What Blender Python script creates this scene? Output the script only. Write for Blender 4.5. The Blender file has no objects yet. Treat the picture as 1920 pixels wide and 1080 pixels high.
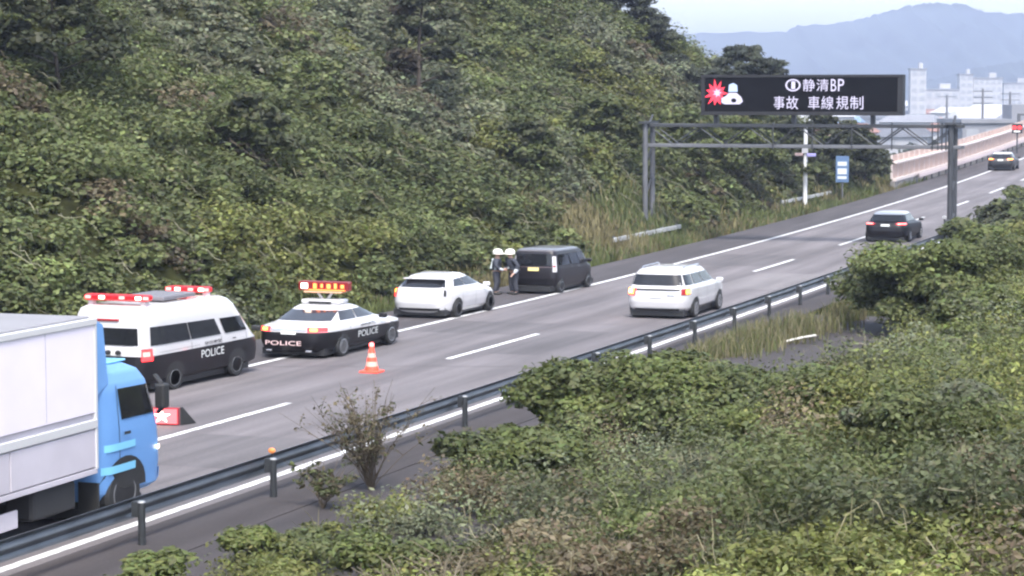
import bpy, math, random
import numpy as np
from mathutils import Vector, Matrix

# ------------------------------------------------------------------ camera, sky, sun, exposure
# The scene is laid out in plan metres (x right of the centre line, y along the road, z up);
# every top-level object carries the scale S (the photograph is a squeezed video frame).
S = (1.15, 1.15, 0.8625)
FPX, YAW, PITCH, CX, CZ = 4488.7, 0.32751, 0.08105, 18.329, 7.3114
sc = bpy.context.scene
col = sc.collection
cam_d = bpy.data.cameras.new('camera'); cam = bpy.data.objects.new('camera', cam_d); col.objects.link(cam)
cam_d.sensor_width = 36.0; cam_d.lens = FPX / 1920 * 36.0; cam_d.clip_start = 0.5; cam_d.clip_end = 12000
cam.location = (CX * S[0], 0, CZ * S[2]); cam.rotation_euler = (math.pi / 2 - PITCH, 0, YAW)
sc.camera = cam
world = bpy.data.worlds.new('World'); sc.world = world; world.use_nodes = True
SUN_EL, SUN_AZ = math.radians(58), math.radians(155)      # azimuth clockwise from +y
wn = world.node_tree; bg = wn.nodes['Background']
sky = wn.nodes.new('ShaderNodeTexSky'); sky.sky_type = 'NISHITA'; sky.sun_disc = False
sky.sun_elevation = SUN_EL; sky.sun_rotation = SUN_AZ; sky.air_density = 1.0; sky.dust_density = 2.0; sky.ozone_density = 2.0
hsv = wn.nodes.new('ShaderNodeHueSaturation'); hsv.inputs['Saturation'].default_value = 0.62     # milky, hazy sky
wn.links.new(sky.outputs[0], hsv.inputs['Color']); wn.links.new(hsv.outputs[0], bg.inputs[0]); bg.inputs[1].default_value = 0.115
sun_d = bpy.data.lights.new('sun', 'SUN'); sun = bpy.data.objects.new('sun', sun_d); col.objects.link(sun)
sun_d.energy = 1.5; sun_d.angle = math.radians(18); sun_d.color = (1.0, 0.95, 0.88)
sd = Vector((math.sin(SUN_AZ) * math.cos(SUN_EL), math.cos(SUN_AZ) * math.cos(SUN_EL), math.sin(SUN_EL)))
sun.rotation_euler = (-sd).to_track_quat('-Z', 'Y').to_euler()
sc.view_settings.view_transform = 'Standard'; sc.view_settings.look = 'None'
sc.view_settings.gamma = 1.0; sc.view_settings.exposure = 1.95
sc.render.engine = 'CYCLES'; sc.cycles.use_denoising = True; sc.cycles.max_bounces = 4; sc.cycles.diffuse_bounces = 2; sc.cycles.glossy_bounces = 2; sc.cycles.transmission_bounces = 2; sc.cycles.adaptive_threshold = 0.03
sc.cycles.filter_width = 2.3; sc.cycles.volume_bounces = 0

rng = np.random.default_rng(7); random.seed(7)
PI = math.pi

# ------------------------------------------------------------------ helpers
def rz(y):
    t = max(y - 53.77, 0.0)
    return -0.01096 * y + 0.00016028 * t * t
def rzv(y):
    t = np.maximum(y - 53.77, 0.0)
    return -0.01096 * y + 0.00016028 * t * t
def at(px, py, f):
    """the point at plan range f along the direction of a pixel of the photograph"""
    r = (px - 960) / FPX * f; b = (py - 540) / FPX
    dz = -f * (b * math.cos(PITCH) + math.sin(PITCH)) / (math.cos(PITCH) - b * math.sin(PITCH)) / 0.75
    return (CX - math.sin(YAW) * f + math.cos(YAW) * r, math.cos(YAW) * f + math.sin(YAW) * r, CZ + dz)

def ray_ground(px, py, f0=25.0, f1=170.0):
    for f in np.arange(f0, f1, .4):
        x, y, z = at(px, py, float(f))
        if z <= float(ground_z(x, y)): return x, y, float(ground_z(x, y))
    return at(px, py, 135.0)

MATS = {}
def mat(name, rgb, rough=0.6, metal=0.0, emit=None, es=1.0, noise=0.0, nscale=8.0, bump=0.0, spec=None, coat=0.0, alpha=None, trans=0.0):
    if name in MATS: return MATS[name]
    m = bpy.data.materials.new(name); m.use_nodes = True; n = m.node_tree; b = n.nodes['Principled BSDF']
    b.inputs['Base Color'].default_value = (*rgb, 1); b.inputs['Roughness'].default_value = rough
    b.inputs['Metallic'].default_value = metal
    if spec is not None: b.inputs['Specular IOR Level'].default_value = spec
    if coat: b.inputs['Coat Weight'].default_value = coat; b.inputs['Coat Roughness'].default_value = 0.05
    if trans: b.inputs['Transmission Weight'].default_value = trans
    if emit: b.inputs['Emission Color'].default_value = (*emit, 1); b.inputs['Emission Strength'].default_value = es
    if noise or bump:
        tc = n.nodes.new('ShaderNodeTexCoord'); nz = n.nodes.new('ShaderNodeTexNoise')
        nz.inputs['Scale'].default_value = nscale; nz.inputs['Detail'].default_value = 6
        n.links.new(tc.outputs['Object'], nz.inputs['Vector'])
        if noise:
            mx = n.nodes.new('ShaderNodeMix'); mx.data_type = 'RGBA'; mx.blend_type = 'MULTIPLY'
            mx.inputs['Factor'].default_value = 1.0
            rp = n.nodes.new('ShaderNodeValToRGB'); lo = max(0, 1 - noise); hi = 1 + noise * 0.4
            rp.color_ramp.elements[0].position = 0.3; rp.color_ramp.elements[1].position = 0.72
            rp.color_ramp.elements[0].color = (lo, lo, lo, 1); rp.color_ramp.elements[1].color = (hi, hi, hi, 1)
            n.links.new(nz.outputs['Fac'], rp.inputs['Fac'])
            mx.inputs[6].default_value = (*rgb, 1); n.links.new(rp.outputs['Color'], mx.inputs[7])
            n.links.new(mx.outputs[2], b.inputs['Base Color'])
        if bump:
            bp = n.nodes.new('ShaderNodeBump'); bp.inputs['Strength'].default_value = bump
            n.links.new(nz.outputs['Fac'], bp.inputs['Height']); n.links.new(bp.outputs['Normal'], b.inputs['Normal'])
    MATS[name] = m
    return m

def leafmat(name, trans=0.3, rough=0.55):
    m = bpy.data.materials.new(name); m.use_nodes = True; n = m.node_tree; b = n.nodes['Principled BSDF']
    out = n.nodes['Material Output']
    a = n.nodes.new('ShaderNodeAttribute'); a.attribute_name = 'tint'
    t = n.nodes.new('ShaderNodeBsdfTranslucent'); mx = n.nodes.new('ShaderNodeMixShader'); mx.inputs[0].default_value = trans
    n.links.new(a.outputs['Color'], b.inputs['Base Color']); n.links.new(a.outputs['Color'], t.inputs['Color'])
    b.inputs['Roughness'].default_value = rough; b.inputs['Specular IOR Level'].default_value = 0.35
    n.links.new(b.outputs[0], mx.inputs[1]); n.links.new(t.outputs[0], mx.inputs[2]); n.links.new(mx.outputs[0], out.inputs[0])
    return m

def link(o, parent=None):
    col.objects.link(o)
    if parent is not None: o.parent = parent
    return o
def tag(o, label=None, cat=None, group=None, kind=None):
    if label: o['label'] = label
    if cat: o['category'] = cat
    if group: o['group'] = group
    if kind: o['kind'] = kind
    return o
def thing(name, label, cat, loc=(0, 0, 0), rot=0.0, group=None):
    o = bpy.data.objects.new(name, None); o.empty_display_size = 0.2
    o.location = [loc[i] * S[i] for i in range(3)]; o.rotation_euler = (0, 0, rot); o.scale = S
    link(o); return tag(o, label, cat, group)
def top(o, loc=(0, 0, 0), rot=0.0):
    o.location = [loc[i] * S[i] for i in range(3)]; o.rotation_euler = (0, 0, rot); o.scale = S
    return o
def copy_tree(o, parent=None):
    c = o.copy(); col.objects.link(c)
    if parent is not None: c.parent = parent
    for ch in list(o.children): copy_tree(ch, c)
    return c

class MB:
    def __init__(s): s.v = []; s.f = []; s.m = []
    def add(s, vs, fs, mi=0):
        k = len(s.v); s.v += [tuple(v) for v in vs]; s.f += [tuple(i + k for i in f) for f in fs]; s.m += [mi] * len(fs); return s
    def box(s, c, d, mi=0, rot=None, taper=1.0):
        x, y, z = d[0] / 2, d[1] / 2, d[2] / 2
        vs = [Vector((sx * x * (taper if sz > 0 else 1), sy * y * (taper if sz > 0 else 1), sz * z)) for sz in (-1, 1) for sy in (-1, 1) for sx in (-1, 1)]
        if rot is not None: vs = [rot @ v for v in vs]
        vs = [v + Vector(c) for v in vs]
        return s.add(vs, [(0, 2, 3, 1), (4, 5, 7, 6), (0, 1, 5, 4), (2, 6, 7, 3), (0, 4, 6, 2), (1, 3, 7, 5)], mi)
    def tube(s, pts, rad, n=8, mi=0, cap=True):
        pts = [Vector(p) for p in pts]; L = len(pts)
        if not hasattr(rad, '__len__'): rad = [rad] * L
        vs = []
        for i, p in enumerate(pts):
            t = (pts[min(i + 1, L - 1)] - pts[max(i - 1, 0)]).normalized()
            a = t.orthogonal() if abs(t.z) > 0.9 else t.cross(Vector((0, 0, 1)))
            a.normalize(); b = t.cross(a)
            for k in range(n):
                w = 2 * PI * k / n; vs.append(p + (a * math.cos(w) + b * math.sin(w)) * rad[i])
        fs = [(i * n + k, i * n + (k + 1) % n, (i + 1) * n + (k + 1) % n, (i + 1) * n + k) for i in range(L - 1) for k in range(n)]
        if cap: fs += [tuple(range(n))[::-1], tuple(range((L - 1) * n, L * n))]
        return s.add(vs, fs, mi)
    def lathe(s, prof, c=(0, 0, 0), axis='z', n=20, mi=0, cap=True):
        vs = []
        for (r, h) in prof:
            for k in range(n):
                w = 2 * PI * k / n; a, b = r * math.cos(w), r * math.sin(w)
                v = (a, b, h) if axis == 'z' else ((h, a, b) if axis == 'x' else (a, h, b))
                vs.append((v[0] + c[0], v[1] + c[1], v[2] + c[2]))
        L = len(prof)
        fs = [(i * n + k, i * n + (k + 1) % n, (i + 1) * n + (k + 1) % n, (i + 1) * n + k) for i in range(L - 1) for k in range(n)]
        if cap: fs += [tuple(range(n))[::-1], tuple(range((L - 1) * n, L * n))]
        return s.add(vs, fs, mi)
    def prism(s, poly, d, fn, mi=0):
        """poly in 2-D, extruded by d; fn(u, v, w) -> 3-D"""
        n = len(poly)
        vs = [fn(u, v, 0) for u, v in poly] + [fn(u, v, d) for u, v in poly]
        fs = [tuple(range(n))[::-1], tuple(range(n, 2 * n))] + [(i, (i + 1) % n, n + (i + 1) % n, n + i) for i in range(n)]
        return s.add(vs, fs, mi)
    def grid(s, rows, mi=0, thick=None):
        h, w = len(rows), len(rows[0])
        return s.add([p for r in rows for p in r], [(i * w + j, i * w + j + 1, (i + 1) * w + j + 1, (i + 1) * w + j) for i in range(h - 1) for j in range(w - 1)], mi)
    def build(s, name, mats, parent=None, smooth=None):
        me = bpy.data.meshes.new(name); me.from_pydata(s.v, [], s.f)
        for m in (mats if isinstance(mats, (list, tuple)) else [mats]): me.materials.append(m)
        if any(s.m): me.polygons.foreach_set('material_index', s.m)
        if smooth:
            me.polygons.foreach_set('use_smooth', [True] * len(me.polygons)); me.set_sharp_from_angle(angle=math.radians(smooth))
        me.update(); o = bpy.data.objects.new(name, me); return link(o, parent)

def bevel(o, w=0.02, seg=2):
    b = o.modifiers.new('bevel', 'BEVEL'); b.width = w; b.segments = seg; b.limit_method = 'ANGLE'; b.angle_limit = math.radians(35); return o

def glyphs(text, w, h):
    """flat outline of a text, normalised to w x h and centred: (verts2d, faces)"""
    cu = bpy.data.curves.new('lettering', 'FONT'); cu.body = text; cu.fill_mode = 'FRONT'; cu.resolution_u = 3
    o = bpy.data.objects.new('lettering', cu); col.objects.link(o)
    dg = bpy.context.evaluated_depsgraph_get(); me = bpy.data.meshes.new_from_object(o.evaluated_get(dg))
    v = np.array([x.co[:2] for x in me.vertices]); f = [tuple(p.vertices) for p in me.polygons]
    bpy.data.objects.remove(o); bpy.data.curves.remove(cu); bpy.data.meshes.remove(me)
    lo, hi = v.min(0), v.max(0); v = (v - (lo + hi) / 2) / (hi - lo) * np.array([w, h])
    return v, f
def lettering(name, text, w, h, fn, m, parent):
    v, f = glyphs(text, w, h); mb = MB(); mb.add([fn(a, b) for a, b in v], f); return mb.build(name, m, parent)

def raw_mesh(name, V, tris, mats, tint=None, parent=None, smooth=False, mi=None):
    me = bpy.data.meshes.new(name); V = np.ascontiguousarray(V, np.float32); tris = np.ascontiguousarray(tris, np.int32)
    me.vertices.add(len(V)); me.vertices.foreach_set('co', V.ravel())
    me.loops.add(tris.size); me.loops.foreach_set('vertex_index', tris.ravel())
    me.polygons.add(len(tris)); me.polygons.foreach_set('loop_start', np.arange(0, tris.size, 3, dtype=np.int32))
    for m in (mats if isinstance(mats, (list, tuple)) else [mats]): me.materials.append(m)
    if mi is not None: me.polygons.foreach_set('material_index', mi)
    if tint is not None:
        a = me.attributes.new('tint', 'FLOAT_COLOR', 'POINT')
        c = np.ones((len(V), 4), np.float32); c[:, :3] = tint; a.data.foreach_set('color', c.ravel())
    if smooth: me.polygons.foreach_set('use_smooth', np.ones(len(tris), bool))
    me.update(calc_edges=True); me.validate()
    o = bpy.data.objects.new(name, me); return link(o, parent)

def unit(a): return a / np.maximum(np.linalg.norm(a, axis=-1, keepdims=True), 1e-9)
def leaf_arrays(P, N, size, tint, aspect=0.7, R=rng, simple=False):
    n = len(P); N = unit(N); r = unit(R.normal(size=(n, 3)) + np.array([0, 0, -0.5]))
    t = unit(r - N * (r * N).sum(1, keepdims=True)); b = np.cross(N, t); s = size[:, None]
    asp = (aspect * R.uniform(0.75, 1.25, n))[:, None]
    base = P - t * s * 0.45; tip = P + t * s * 0.55 - N * s * 0.16
    l = P + b * s * asp * 0.5 - N * s * 0.06; rr = P - b * s * asp * 0.5 - N * s * 0.06
    mid = P + t * s * 0.05 + N * s * 0.08
    if simple:
        V = np.stack([base, l, tip, rr], 1).reshape(-1, 3); k = (np.arange(n) * 4)[:, None, None]
        return V, (np.array([[0, 2, 1], [0, 3, 2]])[None] + k).reshape(-1, 3), np.repeat(tint, 4, 0)
    V = np.stack([base, l, tip, rr, mid], 1).reshape(-1, 3)
    k = (np.arange(n) * 5)[:, None, None]
    T = (np.array([[0, 4, 1], [1, 4, 2], [2, 4, 3], [3, 4, 0]])[None] + k).reshape(-1, 3)
    return V, T, np.repeat(tint, 5, 0)

def clump_leaves(C, Rad, n_sub, per_sub, size, tints, flat=0.8, jit=0.25, up=0.5, R=rng, spread=0.75):
    """leaves over the shells of small sub-clumps that sit on the shells of bushes at C with radius Rad"""
    nb = len(C); u = unit(R.normal(size=(nb, n_sub, 3))); u[..., 2] = np.abs(u[..., 2]) * 0.9 + 0.05 - 0.25 * (R.random((nb, n_sub)) < .25)
    k = R.uniform(0.35, spread, (nb, n_sub, 1))
    sc_ = np.array([1, 1, flat])
    cs = C[:, None] + u * k * Rad[:, None, None] * sc_
    rs = Rad[:, None] * R.uniform(0.28, 0.52, (nb, n_sub))
    d = unit(R.normal(size=(nb, n_sub, per_sub, 3)) + np.array([0, 0, 0.35]))
    P = cs[:, :, None] + d * (rs[:, :, None, None] * (1 - np.abs(R.normal(0, 0.16, (nb, n_sub, per_sub, 1))))) * sc_
    N = d * 0.75 + np.array([0, 0, up]) + R.normal(0, jit, d.shape)
    sub = R.normal(1, 0.13, (nb, n_sub, 1, 1)).clip(0.6, 1.45)
    lf = R.normal(1, 0.17, (nb, n_sub, per_sub, 1)).clip(0.5, 1.6)
    T = tints[:, None, None, :] * sub * lf
    T = T * (1 + R.normal(0, 0.05, T.shape))
    s = size * R.lognormal(0, 0.3, (nb, n_sub, per_sub))
    return P.reshape(-1, 3), N.reshape(-1, 3), s.reshape(-1), np.clip(T.reshape(-1, 3), 0.004, 0.6)

def vnoise(x, y, sc_, seed=0):
    """smooth value noise in 0..1"""
    r = np.random.default_rng(seed).random((64, 64)); X = x / sc_ + 500; Y = y / sc_ + 500
    xi, yi = np.floor(X).astype(int), np.floor(Y).astype(int); fx, fy = X - xi, Y - yi
    fx = fx * fx * (3 - 2 * fx); fy = fy * fy * (3 - 2 * fy)
    g = lambda a, b: r[a % 64, b % 64]
    return (g(xi, yi) * (1 - fx) + g(xi + 1, yi) * fx) * (1 - fy) + (g(xi, yi + 1) * (1 - fx) + g(xi + 1, yi + 1) * fx) * fy

# ------------------------------------------------------------------ terrain
def sstep(a, b, x):
    t = np.clip((x - a) / (b - a), 0, 1); return t * t * (3 - 2 * t)
def ground_z(x, y):
    x = np.asarray(x, float); y = np.asarray(y, float); z0 = rzv(np.clip(y, -40, 175))
    drop = -9.0
    # far plain: everything away from the road formation sinks to the town's level
    left = np.maximum(0, -x - 7.0)
    cap = 60.0 * (1 - sstep(122, 152, y)) + 0.01 + 2.2 * (1 - sstep(140, 160, y))
    hill = left * (0.95 + 0.25 * sstep(95, 125, y) + 0.10 * np.sin(y * 0.11) * np.sin(left * .2 + y * .05)) ; hill = cap * (1 - np.exp(-hill / cap))
    hill = hill + (vnoise(x, y, 5.0, 3) - 0.5) * 1.5 * sstep(1.5, 5, left) * sstep(0.5, 4, cap)
    leftfall = (drop - z0) * sstep(1.0, 16.0, left) * sstep(150, 172, y)
    zl = z0 + hill + leftfall - 0.03
    right = np.maximum(0, x - 7.6)
    up = 2.6 * sstep(0, 8.5, right) * (1 - sstep(58, 80, y)) + (vnoise(x, y, 3.0, 5) - 0.5) * 0.5 * sstep(0, 2, right)
    fall = (drop - z0) * sstep(3, 22, right) * sstep(75, 120, y)
    zr_ = z0 + up + fall - 0.03
    z = np.where(x < 0, zl, zr_)
    far = sstep(176, 300, y)
    base = np.where((np.abs(x) < 9), rzv(np.clip(y, -40, 420)) - 0.6, drop)
    # beyond 176 m the road runs on its own embankment
    emb = np.clip((np.abs(x) - 8.5) / 16.0, 0, 1)
    z2 = (rzv(np.clip(y, -40, 420)) - 0.12) * (1 - emb) + drop * emb
    w = sstep(160, 180, y)
    z = z * (1 - w) + z2 * w
    w2 = sstep(420, 520, y); z = z * (1 - w2) + drop * w2
    return z

soil = mat('soil', (0.034, 0.036, 0.014), 1.0, noise=0.75, nscale=1.6, bump=0.8, spec=0.0)
plain = mat('town_ground', (0.10, 0.115, 0.085), 0.95, noise=0.5, nscale=0.02)
xs = np.unique(np.concatenate([np.linspace(-60, -7, 90), np.linspace(-7, 8, 20), np.linspace(8, 26, 40), np.linspace(26, 60, 12), [-9000, -5000, -2500, -1200, -600, -300, -150, -90, 90, 150, 300, 600, 1200, 2500, 5000, 9000]]))
ys = np.unique(np.concatenate([np.linspace(-30, 190, 170), np.linspace(190, 540, 50), [-3000, -600, -120, 700, 1000, 1500, 2500, 4000, 7000, 10000]]))
GX, GY = np.meshgrid(xs, ys); GZ = ground_z(GX, GY)
keep = np.abs(GX) < 26
w_, h_ = len(xs), len(ys); idx = np.arange(w_ * h_).reshape(h_, w_)
q = np.stack([idx[:-1, :-1], idx[:-1, 1:], idx[1:, 1:], idx[1:, :-1]], -1).reshape(-1, 4)
tri = np.concatenate([q[:, [0, 1, 2]], q[:, [0, 2, 3]]])
cy = GY.ravel()[tri].mean(1); mi = (cy > 185).astype(np.int32)
V = np.stack([GX.ravel(), GY.ravel(), GZ.ravel()], 1)
g = raw_mesh('ground', V, tri, [soil, plain], smooth=True, mi=mi); top(g); tag(g, kind='structure')

# ------------------------------------------------------------------ road
def asphalt(name, base, tracks):
    m = bpy.data.materials.new(name); m.use_nodes = True; n = m.node_tree; b = n.nodes['Principled BSDF']; L = n.links
    tc = n.nodes.new('ShaderNodeTexCoord'); mp = n.nodes.new('ShaderNodeMapping'); mp.inputs['Scale'].default_value = (1, 0.05, 1)
    L.new(tc.outputs['Object'], mp.inputs['Vector'])
    n1 = n.nodes.new('ShaderNodeTexNoise'); n1.inputs['Scale'].default_value = 2.2; n1.inputs['Detail'].default_value = 5; L.new(mp.outputs[0], n1.inputs['Vector'])
    n2 = n.nodes.new('ShaderNodeTexNoise'); n2.inputs['Scale'].default_value = 28; n2.inputs['Detail'].default_value = 6; L.new(tc.outputs['Object'], n2.inputs['Vector'])
    n3 = n.nodes.new('ShaderNodeTexNoise'); n3.inputs['Scale'].default_value = 0.22; n3.inputs['Detail'].default_value = 3; L.new(tc.outputs['Object'], n3.inputs['Vector'])
    def mr(src, lo, hi, a=0.3, bb=0.7):
        r = n.nodes.new('ShaderNodeMapRange'); r.inputs[1].default_value = a; r.inputs[2].default_value = bb; r.inputs[3].default_value = lo; r.inputs[4].default_value = hi
        L.new(src, r.inputs[0]); return r.outputs[0]
    def mul(a, c):
        k = n.nodes.new('ShaderNodeMath'); k.operation = 'MULTIPLY'; L.new(a, k.inputs[0]); L.new(c, k.inputs[1]); return k.outputs[0]
    f = mul(mul(mr(n1.outputs['Fac'], 0.72, 1.14), mr(n2.outputs['Fac'], 0.82, 1.15)), mr(n3.outputs['Fac'], 0.88, 1.1))
    if tracks:    # polished wheel tracks, darker oil band between them
        sx = n.nodes.new('ShaderNodeSeparateXYZ'); L.new(tc.outputs['Object'], sx.inputs[0])
        k = n.nodes.new('ShaderNodeMath'); k.operation = 'MULTIPLY'; k.inputs[1].default_value = 2 * PI / 1.75; L.new(sx.outputs[0], k.inputs[0])
        c = n.nodes.new('ShaderNodeMath'); c.operation = 'COSINE'; L.new(k.outputs[0], c.inputs[0])
        f = mul(f, mr(c.outputs[0], 1.07, 0.86, -1, 1))
    v = n.nodes.new('ShaderNodeVectorMath'); v.operation = 'SCALE'; v.inputs[0].default_value = base; L.new(f, v.inputs[3])
    L.new(v.outputs[0], b.inputs['Base Color']); b.inputs['Roughness'].default_value = 0.8; b.inputs['Specular IOR Level'].default_value = 0.3
    bp = n.nodes.new('ShaderNodeBump'); bp.inputs['Strength'].default_value = 0.25; bp.inputs['Distance'].default_value = 0.02
    L.new(n2.outputs['Fac'], bp.inputs['Height']); L.new(bp.outputs[0], b.inputs['Normal'])
    return m
m_road = asphalt('asphalt', (0.150, 0.137, 0.142), True)
m_should = asphalt('asphalt_shoulder', (0.070, 0.063, 0.066), False)
m_path = asphalt('asphalt_old', (0.052, 0.045, 0.046), False)
m_paint = mat('road_paint', (0.78, 0.78, 0.78), 0.6, noise=0.55, nscale=4)
YS = list(np.concatenate([np.arange(-30, 60, 6.0), np.arange(60, 420, 5.0)]))
def strip(x0, x1, dz, y0=-30, y1=420, thick=0.0):
    ysl = [y0] + [y for y in YS if y0 + 0.1 < y < y1 - 0.1] + [y1]
    mb = MB(); mb.grid([[(x0, y, rz(y) + dz), (x1, y, rz(y) + dz)] for y in ysl])
    if thick:
        mb.grid([[(x0, y, rz(y) + dz - thick), (x0, y, rz(y) + dz)] for y in ysl]); mb.grid([[(x1, y, rz(y) + dz), (x1, y, rz(y) + dz - thick)] for y in ysl])
    return mb
road = strip(-3.62, 3.75, 0.03, thick=0.1).build('road', m_road); top(road); tag(road, kind='structure')
sh = strip(-5.9, -3.625, 0.026, thick=0.12).build('road_shoulder', m_should); top(sh); tag(sh, kind='structure')
sr = strip(3.755, 5.0, 0.024, thick=0.12).build('road_shoulder', m_path); top(sr); tag(sr, kind='structure')
sp = strip(5.005, 8.6, 0.012, y1=64, thick=0.1).build('service_path', m_path); top(sp); tag(sp, kind='structure')
strip(-3.58, -3.42, 0.036).build('edge_line', m_paint, road)
strip(3.42, 3.58, 0.036).build('edge_line', m_paint, road)
for k in range(-3, 22):
    e = 40.94 + 15 * k; strip(-0.075, 0.075, 0.036, e - 6.4, e).build('lane_dash', m_paint, road)
# crack sealing and expansion joint across the carriageway
m_tar = mat('tar', (0.06, 0.056, 0.058), 0.7)
for (ya, yb) in ((46.6, 49.4), (58.5, 59.3), (84, 85)):
    mb = MB(); R2 = random.Random(int(ya)); pts = [(-3.3 + 7.2 * i / 14, ya + (yb - ya) * i / 14 + R2.uniform(-.12, .12)) for i in range(15)]
    mb.grid([[(x, y - 0.022, rz(y) + .0345), (x, y + 0.022, rz(y) + .0345)] for x, y in pts]); mb.build('crack_seal', m_tar, road)

# repair patches, a sawn joint and oil stains
m_patch = asphalt('asphalt_patch', (0.115, 0.106, 0.11), False); m_patch2 = asphalt('asphalt_patch_pale', (0.175, 0.162, 0.165), False)
for (xa, xc, ya, yb, m_) in ((.35, 3.2, 33.0, 36.5, m_patch), (-3.2, -.4, 55.5, 58.8, m_patch), (.3, 3.25, 72, 79, m_patch2), (-3.25, -.3, 82, 88, m_patch), (.4, 1.6, 51, 57, m_patch)):
    strip(xa, xc, .0325, ya, yb).build('repair_patch', m_, road)
# ------------------------------------------------------------------ guardrail beside the right edge line
m_galv = mat('galvanised_rail', (0.14, 0.15, 0.165), 0.42, metal=0.7, noise=0.35, nscale=1.2)
m_post = mat('rail_post', (0.06, 0.065, 0.07), 0.5, metal=0.5, noise=0.3, nscale=3)
m_cap = mat('post_cap', (0.3, 0.31, 0.32), 0.5, metal=0.3)
RX = 4.20
gr = thing('guardrail', 'long dark steel W-beam guardrail along the right edge line, bushes in front', 'guardrail')
prof = [(0.00, 0.80), (-0.035, 0.775), (-0.06, 0.72), (-0.02, 0.66), (-0.01, 0.63), (-0.02, 0.60), (-0.06, 0.54), (-0.035, 0.48), (0.0, 0.455), (0.012, 0.46), (-0.02, 0.485), (-0.04, 0.54), (0.0, 0.6), (0.008, 0.63), (0.0, 0.66), (-0.04, 0.72), (-0.02, 0.77), (0.012, 0.798)]
for s0 in range(-30, 150, 12):
    ysl = np.linspace(s0 + 0.002, s0 + 11.998, 5); n = len(prof)
    mb = MB(); mb.add([(RX - 0.07 + px, y, rz(y) + pz) for y in ysl for px, pz in prof],
                      [(i * n + k, i * n + (k + 1) % n, (i + 1) * n + (k + 1) % n, (i + 1) * n + k) for i in range(4) for k in range(n)])
    mb.build('rail_beam', m_galv, gr, 30)
pm = MB(); pm.tube([(0, 0, -0.1), (0, 0, 0.74)], 0.05, 12); pm.box((-0.075, 0, 0.63), (0.09, 0.09, 0.26)); pm0 = pm
cm = MB(); cm.lathe([(0.054, 0.74), (0.054, 0.752), (0.04, 0.77), (0.001, 0.775)], n=12)
p_post = None
for k in range(-12, 31):
    y = 26.81 + 4 * k
    if p_post is None:
        p_post = pm.build('post', m_post, gr, 40); p_cap = cm.build('post_cap', m_cap, p_post, 50); o = p_post
    else: o = copy_tree(p_post, gr)
    o.location = (RX + 0.08, y, rz(y))
rf = thing('post_reflector', 'orange reflector disc mounted on top of a guardrail post', 'reflector', (RX + 0.06, 30.81, rz(30.81) + 0.78))
mb = MB(); mb.tube([(0, 0, 0), (0, 0, 0.1)], 0.012, 6); mb.build('stem', m_post, rf)
mb = MB(); mb.lathe([(0.04, -0.02), (0.052, -0.012), (0.052, 0.012), (0.04, 0.02)], (0, 0, 0.13), 'y', 16); mb.build('lens', mat('orange_lens', (0.85, 0.28, 0.08), 0.3), rf, 40)

# ------------------------------------------------------------------ far air, mountain, town
m_mtn = mat('forest_far', (0.05, 0.065, 0.06), 0.95, noise=0.5, nscale=0.01)
def ridge(name, pts, f0, depth, seed):
    """a mountain range whose crest runs through the given directions at range f0"""
    P = [at(px, py, f0) for px, py in pts]; R2 = np.random.default_rng(seed)
    xs_ = np.linspace(0, len(P) - 1, 120); C = np.array([[np.interp(u, range(len(P)), [p[i] for p in P]) for i in range(3)] for u in xs_])
    C[:, 2] += R2.normal(0, 1.2, len(C))
    fw = np.array([-math.sin(YAW), math.cos(YAW)]); rows = []
    for j, t in enumerate(np.linspace(-1, 1, 15)):
        k = (1 - abs(t)) ** 0.85
        r = np.empty_like(C); r[:, :2] = C[:, :2] + fw * t * depth
        spur = 1 - 0.28 * np.sin(np.arange(120) * 0.33 + j * .5) ** 2 * (1 - k) * k * 3
        r[:, 2] = -10 + (C[:, 2] + 10) * k * spur; rows.append(r)
    V = np.concatenate(rows); i = np.arange(15 * 120).reshape(15, 120)
    q = np.stack([i[:-1, :-1], i[:-1, 1:], i[1:, 1:], i[1:, :-1]], -1).reshape(-1, 4)
    o = raw_mesh(name, V, np.concatenate([q[:, [0, 1, 2]], q[:, [0, 2, 3]]]), m_mtn, smooth=True); top(o); return tag(o, kind='structure')
ridge('mountain', [(700, 60), (1000, 66), (1240, 66), (1330, 62), (1470, 60), (1492, 47), (1560, 45), (1600, 38), (1640, 26), (1700, 10), (1740, 5), (1800, 8), (1842, 22), (1900, 25), (2050, 40), (2400, 60), (2700, 90)], 3000, 500, 3)
ridge('hill', [(1500, 172), (1640, 165), (1740, 150), (1830, 128), (1915, 112), (2100, 95), (2500, 110)], 2300, 250, 5)

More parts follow.
